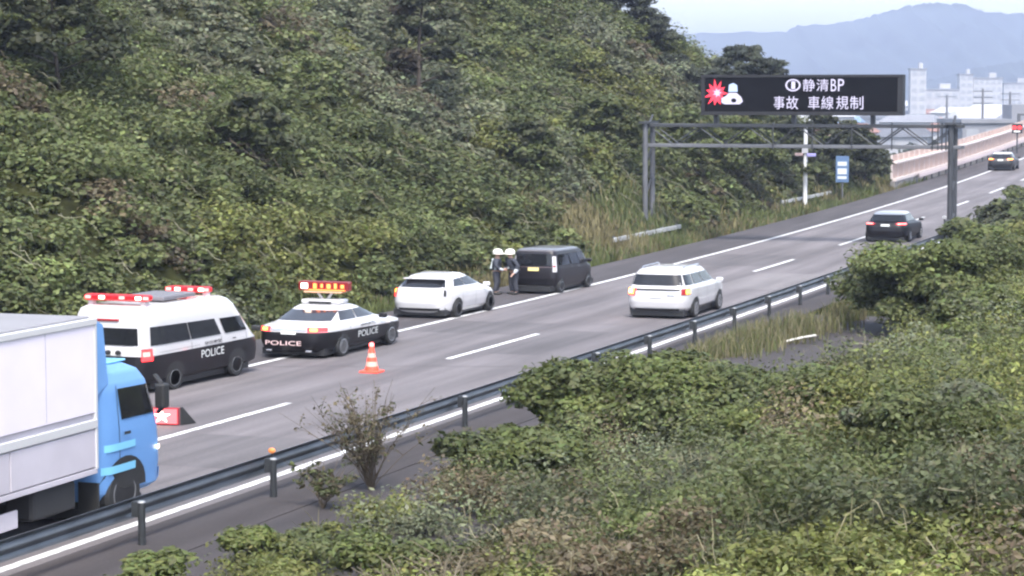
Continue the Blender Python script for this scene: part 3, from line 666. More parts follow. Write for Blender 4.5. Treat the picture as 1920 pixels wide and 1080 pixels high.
# --- police van
def police_van(loc, rot):
    t = thing('police_van', 'black and white high-roof police van with red light bars at the roadside', 'police van', loc, rot)
    n = 9
    b = Body([(.28, .28, -2.36, 2.30, .80, n), (.36, .34, -2.42, 2.40, .86, n), (.62, .60, -2.42, 2.42, .88, n), (.80, .80, -2.41, 2.41, .885, n), (1.0, .98, -2.40, 2.36, .88, n), (1.12, 1.10, -2.40, 2.22, .875, n),
              (1.86, 1.74, -2.36, 1.66, .835, 10), (2.04, 1.98, -2.34, 1.48, .815, 10), (2.20, 2.15, -2.29, 1.30, .775, 9), (2.27, 2.23, -2.18, 1.12, .70, 8), (2.285, 2.255, -1.95, .9, .56, 7)])
    b.shell('lower_body', 0, 4, m_blk, t, capb=True); b.shell('upper_body', 4, 10, m_wht, t, 3, capt=True)
    for sg in (1, -1):
        b.swin('side_window', .05, .385, 5.2, 5.86, m_glass2, t, sg); b.swin('side_window', .392, .665, 5.2, 5.86, m_glass2, t, sg)
        b.swin('door_window', .705, .92, 5.2, 5.84, m_glass, t, sg, f0t=.715, f1t=.95)
        b.ypatch('sliding_rail', -1.9, -.3, 4.55, 4.62, m_trim, t, sg)
        b.ypatch('door_handle', .25, .42, 4.75, 4.95, m_trim, t, sg, .03); b.ypatch('door_handle', 1.05, 1.2, 4.6, 4.85, m_trim, t, sg, .03)
        for y in (.62, 1.72, -.62): b.ypatch('door_seam', y - .008, y + .008, 1.2, 5.1, m_trim, t, sg, .006)
        side_text(b, 'POLICE', .22 * sg, .80, .95, .21, sg, m_plate, t); side_text(b, '静岡県警', .25 * sg, 1.07, .7, .1, sg, m_trim, t)
        b.rpatch('tail_lamp', .84 * sg, .965 * sg, 3.4, 5.1, m_redon if sg > 0 else m_redhot, t, .02)
    b.rpatch('tail_lamp_core', .87, .95, 4.0, 4.9, m_redhot, t, .035)
    b.rpatch('rear_window', -.78, .78, 5.22, 5.82, m_glass, t); b.rpatch('windscreen', -.85, .85, 5.15, 5.92, m_glass, t, fn=b.front)
    b.rpatch('rear_bumper', -.96, .96, .9, 2.1, m_blk, t, .03); b.rpatch('licence_plate', -.2, .2, 4.2, 4.9, m_plate, t, .03)
    for x in (-.3, -.05): 
        p = b.rear(4.75, x + .35, .02); MB().lathe([(.001, 0), (.06, 0), (.06, -.03), (.001, -.03)], p, 'y', 12).build('sensor', m_trim, t)
    box_part('brake_lamp', (0, -2.36, 1.93), (.5, .06, .06), m_redl, t)
    # light bars on legs and the folded message panel between them
    m_bar = mat('light_bar_red', (.13, .004, .008), .3, emit=(1, .015, .02), es=.22)
    for y, w, z0 in ((-1.95, 1.40, 2.47), (.88, .95, 2.40)):
        lb = box_part('light_bar', (0, y, z0), (w, .3, .16), m_bar, t, .05)
        for x in (-.42, -.2, .12, .38, .5): box_part('flash_lamp', (x * w, y - .16, z0 + .01), (.12, .03, .08), m_redhot if x not in (-.2, .38) else m_wlamp, lb, .01)
        for sg in (1, -1): box_part('bar_leg', (sg * w * .42, y, z0 - .15), (.10, .16, .24), m_wht, t)
    box_part('message_panel', (.1, -.55, 2.37), (.95, 1.3, .12), mat('panel_grey', (.16, .155, .17), .5), t, .03)
    wheels(t, (-1.30, 1.27), .87, .325, .19, m_rimd); arches(b, t, (-1.30, 1.27), .40)
    mirrors(t, .98, 1.95, 1.25, m_trim)
    return t
police_van((-3.83, 43.55, rz(43.2) + .03), -.045)

# --- police saloon
def police_car(loc, rot):
    t = thing('police_car', 'black and white police saloon with a raised lit message board behind the cone', 'police car', loc, rot)
    n = 5.5
    b = Body([(.22, .22, -2.25, 2.25, .78, n), (.32, .30, -2.36, 2.34, .86, n), (.52, .48, -2.43, 2.43, .895, n), (.74, .64, -2.42, 2.42, .90, n), (.97, .74, -2.38, 2.36, .885, n), (1.02, .80, -2.28, 2.22, .81, 5),
              (1.04, .99, -1.72, 1.08, .765, 6), (1.36, 1.36, -.98, .22, .62, 5), (1.44, 1.44, -.78, -.02, .53, 5), (1.47, 1.47, -.62, -.15, .42, 5)])
    b.shell('lower_body', 0, 3.35, m_blk, t, 4, capb=True); b.shell('upper_body', 3.35, 9, m_wht, t, 4, capt=True)
    for sg in (1, -1):
        b.swin('side_window', .14, .47, 6.12, 6.88, m_glass2, t, sg, f0t=.06, f1t=.48); b.swin('side_window', .495, .88, 6.12, 6.88, m_glass2, t, sg, f0t=.505, f1t=.93)
        for y in (.02, -1.02, 1.02): b.ypatch('door_seam', y - .007, y + .007, 1.2, 4.0, m_trim, t, sg, .006)
        b.ypatch('door_handle', -.75, -.58, 3.75, 3.9, m_wht, t, sg, .03); b.ypatch('door_handle', .25, .42, 3.75, 3.9, m_wht, t, sg, .03)
        side_text(b, 'POLICE', -.02, .58, 1.15, .2, sg, m_plate, t); side_text(b, '静岡県警', -.0, .83, .9, .09, sg, m_trim, t)
        b.rpatch('tail_lamp', .50 * sg, .90 * sg, 3.45, 4.0, m_redon, t, .02); b.rpatch('tail_lamp_core', .58 * sg, .74 * sg, 3.55, 3.9, m_amb, t, .035)
        b.ypatch('sill_strip', -1.0, .95, .75, .95, m_chr, t, sg, .012)
        p = b.rear(1.3, .55 * sg, .02); box_part('exhaust', (p[0], p[1], .27), (.14, .08, .06), m_chr, t)
    b.rpatch('rear_window', -.86, .86, 6.1, 6.9, m_glass2, t, .012, -.9, .9); b.rpatch('windscreen', -.88, .88, 6.1, 6.92, m_glass, t, fn=b.front)
    b.rpatch('licence_plate', -.2, .2, 3.1, 3.5, m_plate, t, .02); b.rpatch('boot_seam', -.8, .8, 4.05, 4.12, m_trim, t, .01)
    b.rpatch('garnish', -.48, .48, 3.62, 3.8, m_chr, t, .02)
    v, f = glyphs('POLICE', .88, .13); MB().add([(a - .12, b.rear(2.2, (a - .12) / .9, .022)[1], .50 + c) for a, c in v], f).build('lettering', mat('letter_red_lit', (.8, .6, .6), .5, emit=(1, .5, .45), es=.05), t)  # red lamp light put into the letters by rose colour and faint emission
    box_part('roof_pod', (0, -.42, 1.53), (.98, .52, .14), m_wht, t, .05)
    box_part('roof_slot', (0, -.70, 1.52), (.55, .04, .05), m_trim, t, 0)
    mb = MB(); mb.tube([(-.06, -.4, 1.58), (-.18, -.4, 1.80)], .035, 8); mb.tube([(.06, -.4, 1.58), (.18, -.4, 1.80)], .035, 8); mb.build('lift_arm', m_wht, t)
    box_part('lift_tray', (0, -.4, 1.81), (.95, .3, .05), mat('tray_amber', (.7, .4, .25), .5), t)
    m_lbx = mat('board_red', (.16, .012, .015), .35, emit=(1, .03, .02), es=.02)
    bd = box_part('message_board', (0, -.4, 1.99), (1.24, .24, .28), m_lbx, t, .03)
    m_ltr = mat('led_orange', (.6, .2, .08), .4, emit=(1, .2, .03), es=1.0)
    for k, (w_l, h_l) in enumerate(((.09, .16), (.06, .12), (.1, .14), (.07, .16), (.09, .11))): box_part('lit_segment', (-.2 + k * .17, -.526, 1.99 + .01 * (k % 2)), (w_l, .02, h_l), m_ltr, bd, .02)
    box_part('flash_lamp', (-.46, -.53, 1.99), (.16, .03, .16), m_wlamp, bd, .01); box_part('glow_bar', (.1, -.53, 1.875), (.9, .025, .03), m_ltr, bd, 0)
    wheels(t, (-1.42, 1.43), .89, .325, .20, m_rim); arches(b, t, (-1.42, 1.43), .375); mirrors(t, .95, .75, 1.0, m_blk)
    return t
police_car((-3.28, 50.72, rz(50.7) + .03), -.01)

# --- white hatchback
def hatch(loc, rot):
    t = thing('hatchback_car', 'white hatchback with its left hazard lamp lit parked ahead of the police saloon', 'car', loc, rot)
    n = 5
    b = Body([(.2, .2, -2.06, 2.05, .76, n), (.32, .30, -2.18, 2.16, .84, n), (.55, .5, -2.23, 2.23, .87, n), (.78, .64, -2.21, 2.2, .872, n), (.98, .74, -2.15, 2.1, .855, n), (1.02, .80, -2.10, 1.98, .80, 5),
              (1.05, .98, -2.06, 1.25, .765, 5), (1.30, 1.38, -1.62, .15, .64, 5), (1.39, 1.46, -1.42, -.1, .57, 5), (1.43, 1.485, -1.2, -.3, .46, 5)])
    b.shell('body', 0, 9, m_wht, t, 4, capb=True, capt=True)
    for sg in (1, -1):
        b.swin('side_window', .20, .48, 6.15, 6.92, m_glass, t, sg, f0t=.26, f1t=.5); b.swin('side_window', .50, .86, 6.15, 6.92, m_glass2, t, sg, f0t=.52, f1t=.92)
        for y in (.12, -.95, 1.15): b.ypatch('door_seam', y - .007, y + .007, 1.2, 4.4, m_trim, t, sg, .005)
        b.ypatch('door_handle', -.75, -.58, 3.8, 3.95, m_wht, t, sg, .03); b.ypatch('door_handle', .3, .47, 3.8, 3.95, m_wht, t, sg, .03)
    b.rpatch('tail_lamp', .72, .955, 2.9, 4.6, m_clearl, t, .016); b.rpatch('lamp_edge', .80, .86, 3.0, 4.5, m_trim, t, .024)
    b.rpatch('tail_lamp', -.955, -.72, 2.9, 4.6, m_redon, t, .016); b.rpatch('hazard_lamp', -.95, -.80, 3.6, 4.5, m_amb, t, .03)
    b.rpatch('rear_window', -.88, .88, 6.05, 6.95, m_glass, t, .016); b.rpatch('windscreen', -.88, .88, 6.1, 6.92, m_glass, t, fn=b.front)
    b.rpatch('licence_plate', -.2, .2, 3.0, 3.55, m_plate, t, .018); b.rpatch('lower_grille', -.8, .85, .75, 1.25, m_trim, t, .012); b.rpatch('garnish', -.55, .55, 3.75, 3.9, m_chr, t, .014)
    box_part('spoiler', (0, -1.66, 1.34), (1.15, .22, .045), m_wht, t, .02)
    wheels(t, (-1.32, 1.36), .87, .315, .2, m_rimd); arches(b, t, (-1.32, 1.36), .365); mirrors(t, .93, .85, .99, m_wht)
    return t
_h = hatch((-4.29, 60.9, rz(61) + .03), -.035); _h.scale = (S[0], S[1] * .87, S[2] * 1.04)

# --- dark kei van
def kei(loc, rot):
    t = thing('mini_van', 'dark boxy mini van with yellow plate parked beside the two officers', 'car', loc, rot)
    n = 10
    b = Body([(.2, .2, -1.62, 1.60, .66, n), (.32, .30, -1.68, 1.67, .71, n), (.60, .56, -1.70, 1.70, .737, n), (.86, .78, -1.695, 1.69, .737, n), (1.04, .92, -1.68, 1.62, .732, n), (1.08, .98, -1.675, 1.45, .725, n),
              (1.64, 1.60, -1.63, .86, .68, 9), (1.75, 1.72, -1.57, .68, .63, 8), (1.785, 1.765, -1.45, .5, .54, 7)])
    b.shell('lower_body', 0, 5, m_dkg, t, 3, capb=True); b.shell('upper_body', 5, 6.5, m_dkg, t, 4); b.shell('roof', 6.5, 8, mat('roof_sky_sheen', (.10, .095, .10), .3, coat=.4), t, 4, capt=True)  # reflected sky on the dark roof put into a paler colour
    for sg in (1, -1):
        b.swin('side_window', .09, .40, 5.12, 5.88, m_glass, t, sg); b.swin('side_window', .43, .68, 5.12, 5.88, m_glass, t, sg); b.swin('side_window', .70, .93, 5.12, 5.88, m_glass2, t, sg, f1t=.95)
        for y in (.78, -.55, .05): b.ypatch('door_seam', y - .007, y + .007, 1.2, 5.0, m_trim, t, sg, .005)
        b.ypatch('door_handle', -.45, -.28, 4.05, 4.25, m_chr, t, sg, .03); b.ypatch('door_handle', .15, .32, 4.05, 4.25, m_chr, t, sg, .03)
        b.rpatch('tail_lamp', .83 * sg, .955 * sg, 3.1, 5.75, m_clearl, t, .02); b.rpatch('lamp_lens', .85 * sg, .93 * sg, 4.6, 5.1, m_redl, t, .03)
    b.rpatch('rear_window', -.80, .80, 5.1, 5.9, m_glass, t, .016); b.rpatch('windscreen', -.85, .85, 5.1, 5.92, m_glass, t, fn=b.front)
    b.rpatch('garnish', -.8, .8, 4.35, 4.6, mat('garnish_copper', (.45, .33, .33), .3, metal=.5), t, .02); b.rpatch('licence_plate', -.24, .24, 3.3, 4.05, m_platey, t, .03)
    b.rpatch('rear_bumper', -.94, .94, .9, 2.0, m_blk, t, .03)
    wheels(t, (-1.22, 1.24), .737, .285, .16, m_rim); arches(b, t, (-1.22, 1.24), .335); mirrors(t, .82, 1.0, 1.15, m_dkg)
    return t
kei((-4.11, 69.95, rz(70) + .03), -.04)

# --- white wagon driving in the right lane
def wagon(loc, rot):
    t = thing('wagon_car', 'white tall wagon with lit left lamp driving in the right lane', 'car', loc, rot)
    n = 7
    b = Body([(.30, .30, -2.08, 2.02, .78, n), (.40, .38, -2.16, 2.16, .84, n), (.64, .60, -2.20, 2.20, .87, n), (.88, .80, -2.19, 2.19, .875, n), (1.08, .98, -2.16, 2.10, .865, n), (1.13, 1.05, -2.14, 1.90, .85, n),
              (1.16, 1.13, -2.12, 1.28, .81, n), (1.62, 1.60, -1.98, .62, .69, 6), (1.72, 1.71, -1.86, .42, .63, 6), (1.765, 1.75, -1.65, .2, .52, 5)])
    b.shell('body', 0, 9, m_wht, t, 4, capb=True, capt=True)
    for sg in (1, -1):
        b.swin('side_window', .05, .22, 6.12, 6.9, m_glass, t, sg); b.swin('side_window', .25, .53, 6.12, 6.9, m_glass, t, sg); b.swin('side_window', .55, .92, 6.12, 6.9, m_glass, t, sg, f1t=.95)
        for y in (.85, -.1, -1.1): b.ypatch('door_seam', y - .007, y + .007, 1.2, 4.6, m_trim, t, sg, .005)
        b.ypatch('door_handle', -.85, -.65, 3.9, 4.05, m_wht, t, sg, .03); b.ypatch('door_handle', .1, .3, 3.9, 4.05, m_wht, t, sg, .03)
        MB().tube([(sg * .56, -1.5, 1.75), (sg * .57, -1.4, 1.80), (sg * .57, .1, 1.80), (sg * .56, .25, 1.74)], .02, 6).build('roof_rail', m_chr, t)
        b.ypatch('sill_trim', -1.0, 1.0, .3, .75, m_trim, t, sg, .012)
    b.rpatch('tail_lamp', -.955, -.64, 2.9, 4.3, m_redon, t, .02); b.rpatch('lamp_core', -.93, -.70, 3.1, 4.1, m_amb, t, .04); b.rpatch('lamp_filament', -.87, -.76, 3.35, 3.85, m_wlamp, t, .055)
    b.rpatch('tail_lamp', .78, .965, 3.0, 4.3, m_redl, t, .02); b.rpatch('indicator', .90, .965, 3.2, 3.9, m_amb, t, .035)
    b.rpatch('rear_window', -.87, .87, 6.1, 6.9, m_glass, t, .016); b.rpatch('windscreen', -.88, .88, 6.1, 6.92, m_glass, t, fn=b.front)
    b.rpatch('garnish', -.74, .74, 3.75, 4.05, m_trim, t, .016); b.rpatch('licence_plate', -.2, .2, 2.55, 3.2, m_plate, t, .02); b.rpatch('badge', .35, .6, 2.9, 3.1, m_chr, t, .016)
    b.rpatch('lower_bumper', -.9, .9, .05, .9, m_trim, t, .015)
    wheels(t, (-1.30, 1.32), .875, .335, .2, m_rim); arches(b, t, (-1.30, 1.32), .395); mirrors(t, .95, 1.0, 1.15, m_wht)
    return t
wagon((1.62, 63.2, rz(63) + .03), .0)

# --- black crossover farther ahead, pale car at the far bend
def crossover(loc, rot, name, label, mb_, lamp, rear_on=True, roofm=None):
    t = thing(name, label, 'car', loc, rot); n = 6
    b = Body([(.26, .26, -2.1, 2.1, .78, n), (.38, .36, -2.2, 2.2, .86, n), (.62, .56, -2.25, 2.25, .895, n), (.86, .74, -2.22, 2.22, .90, n), (1.04, .88, -2.14, 2.1, .88, n), (1.08, .94, -2.08, 1.9, .82, 5),
              (1.10, 1.06, -2.02, 1.15, .78, 5), (1.48, 1.5, -1.68, .35, .64, 5), (1.57, 1.585, -1.5, .1, .57, 5), (1.605, 1.61, -1.3, -.1, .46, 5)])
    b.shell('body', 0, 7, mb_, t, 4, capb=True); b.shell('roof', 7, 9, roofm or mb_, t, 4, capt=True)
    for sg in (1, -1):
        b.swin('side_window', .16, .46, 6.12, 6.9, m_glass, t, sg, f0t=.2); b.swin('side_window', .48, .88, 6.12, 6.9, m_glass, t, sg, f1t=.93)
        b.rpatch('tail_lamp', .45 * sg, .95 * sg, 3.6, 4.3, m_redl, t, .016); b.rpatch('lamp_core', .56 * sg, .92 * sg, 3.7, 4.2, lamp, t, .03)
        b.ypatch('door_seam', -.007, .007, 1.2, 4.4, m_trim, t, sg, .005)
    b.rpatch('rear_window', -.86, .86, 6.1, 6.9, m_glass, t, .016); b.rpatch('windscreen', -.88, .88, 6.1, 6.92, m_glass, t, fn=b.front)
    b.rpatch('licence_plate', -.2, .2, 3.1, 3.75, m_plate, t, .02); b.rpatch('lower_bumper', -.85, .85, .3, 1.1, m_trim, t, .015)
    wheels(t, (-1.33, 1.33), .895, .34, .2, m_rim); arches(b, t, (-1.33, 1.33), .395); mirrors(t, .97, .85, 1.1, mb_)
    return t
m_roof_sheen = mat('black_roof_sky_sheen', (.55, .55, .57), .3, coat=.5)  # pale colour standing in for sky reflected on the black car's roof
crossover((1.46, 98.9, rz(99) + .03), 0, 'crossover_car', 'black crossover with red tail lamps driving toward the gantry', m_blk, m_redhot, roofm=m_roof_sheen)
crossover((-2.9, 168.8, rz(169) + .03), .02, 'crossover_car', 'distant car with glowing amber lamps beside the noise barrier', mat('paint_grey', (.02, .02, .022), .4), m_amb, roofm=m_wht)
# lit red signal at the far right edge
sl = thing('signal_lamp', 'lit red signal lamp on a post above the far end of the noise barrier', 'lamp', (-4.9, 192.8, rz(192.8))); zt = at(1906, 241, 190)[2] - rz(192.8)
MB().tube([(0, 0, 0), (0, 0, zt)], .06, 8).build('post', m_steel, sl); box_part('head', (0, 0, zt), (.8, .3, 1.0), m_hous, sl, .04)
for x in (-.2, .2): MB().lathe([(.001, -.2), (.17, -.2), (.17, -.12), (.001, -.12)], (x, 0, zt + .1), 'y', 14).build('lens', m_redon, sl)
MB().box((0, -.17, zt - .3), (.5, .03, .18)).build('sign_strip', m_plate, sl)

# --- box truck
def truck(loc, rot):
    t = thing('box_truck', 'white box truck with blue cab passing in the right lane', 'truck', loc, rot)
    m_blue = mat('paint_cab_blue', (.13, .29, .58), .45); m_blue2 = mat('paint_mid_blue', (.16, .34, .66), .4); m_lblue = mat('paint_light_blue', (.22, .56, .80), .3, coat=.4)
    m_box = mat('truck_panel', (.80, .73, .80), .5, noise=.05, nscale=1.5); m_alu = mat('truck_gate', (.56, .52, .57), .5, noise=.12, nscale=1.2)
    m_chas = mat('chassis', (.02, .02, .022), .7)
    # box: front wall at y=0, runs back
    L, W, z0, z1 = 6.6, 1.175, 1.08, 3.72; yg = -.14
    wing = 2.0
    bevel(MB().box((0, yg - L / 2, (z0 + z1) / 2), (2 * W - .04, L, z1 - z0 - .04)).build('cargo_box', m_alu, t), .02)
    for sg in (1, -1):
        box_part('wing_panel', (sg * (W - .005), yg - L / 2, (wing + z1) / 2 + .02), (.05, L - .06, z1 - wing - .1), m_box, t, .012)
        box_part('wing_rail', (sg * (W + .005), yg - L / 2, z1 - .06), (.07, L, .13), m_wht, t, .02)
        box_part('gate_rail', (sg * (W + .005), yg - L / 2, wing - .12), (.06, L - .02, .16), m_wht, t, .015)
        for k in range(3): box_part('gate_panel', (sg * (W - .005), yg - L * (k + .5) / 3, (z0 + wing - .22) / 2 + .02), (.045, L / 3 - .03, wing - .26 - z0), m_alu, t, .01)
        for k in range(1, 5): box_part('panel_seam', (sg * (W + .019), yg - k * L / 5, (wing + z1) / 2 + .02), (.008, .025, z1 - wing - .2), m_alu, t, 0)
        box_part('corner_post', (sg * (W - .01), yg - .03, (z0 + z1) / 2), (.08, .07, z1 - z0), m_wht, t, .015)
        box_part('bottom_rail', (sg * (W - .02), yg - L / 2, z0 - .03), (.07, L, .1), m_alu, t, .01)
    box_part('roof_panel', (0, yg - L / 2, z1 + .005), (2 * W - .1, L - .1, .05), mat('truck_roof', (.24, .235, .25), .6, noise=.15, nscale=.8), t)
    for sg in (1, -1): box_part('frame_rail', (sg * .42, -2.6, .86), (.1, 8.6, .24), m_chas, t)
    box_part('fuel_tank', (.92, -1.15, .72), (.42, 1.1, .5), m_chas, t, .06); box_part('side_guard', (1.1, -2.9, .62), (.04, 1.7, .3), m_alu, t); box_part('battery_box', (-.9, -1.1, .7), (.45, .9, .45), m_chas, t)
    box_part('number_plate', (1.12, -6.3, .9), (.02, .3, .2), m_plate, t)
    # cab
    n = 7
    b = Body([(.42, .42, .02, 1.80, 1.05, n), (.55, .5, .0, 1.88, 1.13, n), (.9, .9, 0, 1.90, 1.15, n), (1.25, 1.25, 0, 1.88, 1.155, n), (1.58, 1.55, 0, 1.85, 1.15, n), (1.72, 1.68, 0, 1.82, 1.145, n), (2.46, 2.40, .0, 1.60, 1.10, n), (2.66, 2.62, .02, 1.48, 1.04, 6), (2.76, 2.74, .1, 1.3, .92, 5)])
    b.shell('cab', 0, 8, m_blue, t, 4, capb=True, capt=True)
    for sg in (1, -1):
        b.swin('door_window', .34, .93, 5.15, 5.9, m_glass, t, sg, f1t=.95); b.ypatch('door_seam', .52, .535, 2.2, 6.0, m_trim, t, sg, .006)
        b.ypatch('door_handle', .62, .80, 3.9, 4.15, m_trim, t, sg, .03); b.ypatch('side_panel', .08, .95, 3.1, 3.5, m_lblue, t, sg, .014)
        b.ypatch('step_panel', .12, .95, 1.95, 2.35, m_lblue, t, sg, .014)
        box_part('mirror', (sg * 1.22, 1.64, 2.08), (.16, .18, .46), m_trim, t, .04); MB().tube([(sg * 1.08, 1.7, 2.45), (sg * 1.22, 1.64, 2.3)], .035, 6).build('mirror_arm', m_trim, t); MB().tube([(sg * 1.1, 1.75, 1.75), (sg * 1.22, 1.64, 1.85)], .035, 6).build('mirror_arm', m_trim, t)
        mb = MB(); mb.prism([(-.02, 2.3), (.34, 2.5), (.22, 3.55), (-.02, 3.68)], .06, lambda u, v, w: (sg * (1.04 + w), u, v)); bevel(mb.build('side_deflector', m_blue2, t), .01)
        b.ypatch('marker_lamp', 1.55, 1.66, 2.6, 2.8, m_wlamp, t, sg, .03)
    box_part('roof_trim', (0, .75, 2.775), (1.7, 1.1, .04), m_lblue, t)
    b.rpatch('windscreen', -.93, .93, 5.05, 5.95, m_glass, t, fn=b.front); b.rpatch('front_grille', -.7, .7, 2.4, 4.2, m_trim, t, .02, fn=b.front); b.rpatch('bumper', -.96, .96, .3, 1.6, m_blue, t, .04, fn=b.front)
    wheels(t, (.68, -4.6, -5.75), 1.13, .48, .28, m_rimd)
    arches(b, t, (.68,), .60)
    box_part('mud_flap', (1.0, -.05, .55), (.3, .03, .5), m_rub, t, 0)
    return t
truck((2.06, 27.72, rz(28) + .03), -.0)

# ------------------------------------------------------------------ cone, warning board, litter
m_cone = mat('cone_red_glow', (.75, .07, .045), .5, emit=(1, .05, .015), es=.4); m_band = mat('cone_band', (.80, .42, .34), .4)  # cone plastic itself emits red, a lit look put into the material
cn = thing('traffic_cone', 'red traffic cone with pale bands standing on the road before the police saloon', 'traffic cone', (-.56, 46.43, rz(46.4) + .034))
bevel(MB().box((0, 0, .025), (.42, .42, .05)).build('base', m_cone, cn), .02)
cr = lambda z: .155 - z * .155
for a, b_, m_ in ((.05, .17, m_cone), (.17, .30, m_band), (.30, .42, m_cone), (.42, .54, m_band), (.54, .72, m_cone)):
    MB().lathe([(cr(a), a), (cr(b_), b_)], n=20, cap=False).build('cone_band' if m_ is m_band else 'cone_section', m_, cn, 60)
MB().lathe([(.045, .72), (.05, .74), (.05, .80), (.03, .83), (.001, .835)], n=14).build('top_lamp', m_redhot, cn, 50)
wbn = thing('warning_board', 'small glowing red hazard board lying on the road beside the truck cab', 'warning board', (-.72, 37.3, rz(37.3) + .034), .15)
tilt = Matrix.Rotation(math.radians(-28), 3, 'X')
o = MB().box((0, 0, .21), (.5, .07, .42), rot=None).build('housing', mat('board_dark_red', (.22, .02, .03), .4), wbn); bevel(o, .02)
MB().box((0, -.04, .21), (.43, .02, .34)).build('lamp_face', mat('board_glow', (.5, .1, .12), .4, emit=(1, .08, .08), es=.8), wbn)
mb = MB(); sp_ = [((.17 if i % 2 == 0 else .06) * math.sin(2 * PI * i / 10), (.17 if i % 2 == 0 else .06) * math.cos(2 * PI * i / 10)) for i in range(10)]
mb.add([(-.06, -.056, .21)] + [(a - .06, -.056, .21 + b_) for a, b_ in sp_], [(0, i + 1, (i + 1) % 10 + 1) for i in range(10)]); mb.build('flash_star', m_wlamp, wbn)
MB().add([(.25, .03, .42), (.25, .03, .0), (.42, .3, .0), (.29, .05, .42), (.29, .07, .0), (.45, .32, .0)], [(0, 1, 2), (3, 5, 4), (0, 3, 4, 1), (1, 4, 5, 2), (0, 2, 5, 3)]).build('stand', m_trim, wbn)
pl = thing('fallen_delineator', 'broken pale delineator pole with rust-red cap lying outside the guardrail', 'debris', (5.35, 37.0, rz(37) + .05), -.7)
MB().tube([(-.45, 0, .04), (.0, .02, .06), (.35, 0, .12)], [.03, .035, .04], 8).build('shaft', m_white, pl); MB().lathe([(.05, 0), (.085, .05), (.07, .16), (.02, .2)], (.4, 0, .1), 'z', 12).build('cap', mat('rust_cap', (.25, .06, .05), .7), pl); bevel(MB().box((.36, -.1, .08), (.18, .12, .12)).build('base_block', m_white, pl), .03)
hs = MB().tube([(-.42 + .84 * i / 12, .0 + .12 * math.sin(PI * i / 12), .05 + .02 * i % 2) for i in range(13)], .035, 8).build('hose', mat('hose_white', (.62, .6, .55), .6)); top(hs, (6.6, 55.6, rz(55.6) + .02), .33); tag(hs, 'pale curved hose lying on the dark path outside the guardrail', 'hose')

# ------------------------------------------------------------------ two officers
m_skin = mat('skin', (.55, .34, .26), .6); m_navy = mat('uniform_navy', (.035, .04, .055), .8, noise=.15, nscale=8); m_navy2 = mat('trousers_navy', (.045, .047, .06), .85, noise=.15, nscale=8)
m_helm = mat('helmet_white', (.82, .80, .72), .25, coat=.5); m_refl = mat('reflective_strap', (.62, .68, .70), .5); m_boot = mat('boots', (.02, .02, .02), .5); m_slv = mat('sleeve_pale', (.50, .52, .55), .7)
def skin(name, vs, es, rs, m, parent, sub=2):
    me = bpy.data.meshes.new(name); me.from_pydata(vs, es, []); me.materials.append(m); o = bpy.data.objects.new(name, me); link(o, parent)
    k = o.modifiers.new('skin', 'SKIN'); k.use_smooth_shade = True
    d = me.skin_vertices[0].data
    for i, r in enumerate(rs): d[i].radius = r if isinstance(r, tuple) else (r, r)
    d[0].use_root = True
    s_ = o.modifiers.new('sub', 'SUBSURF'); s_.levels = sub; s_.render_levels = sub
    return o
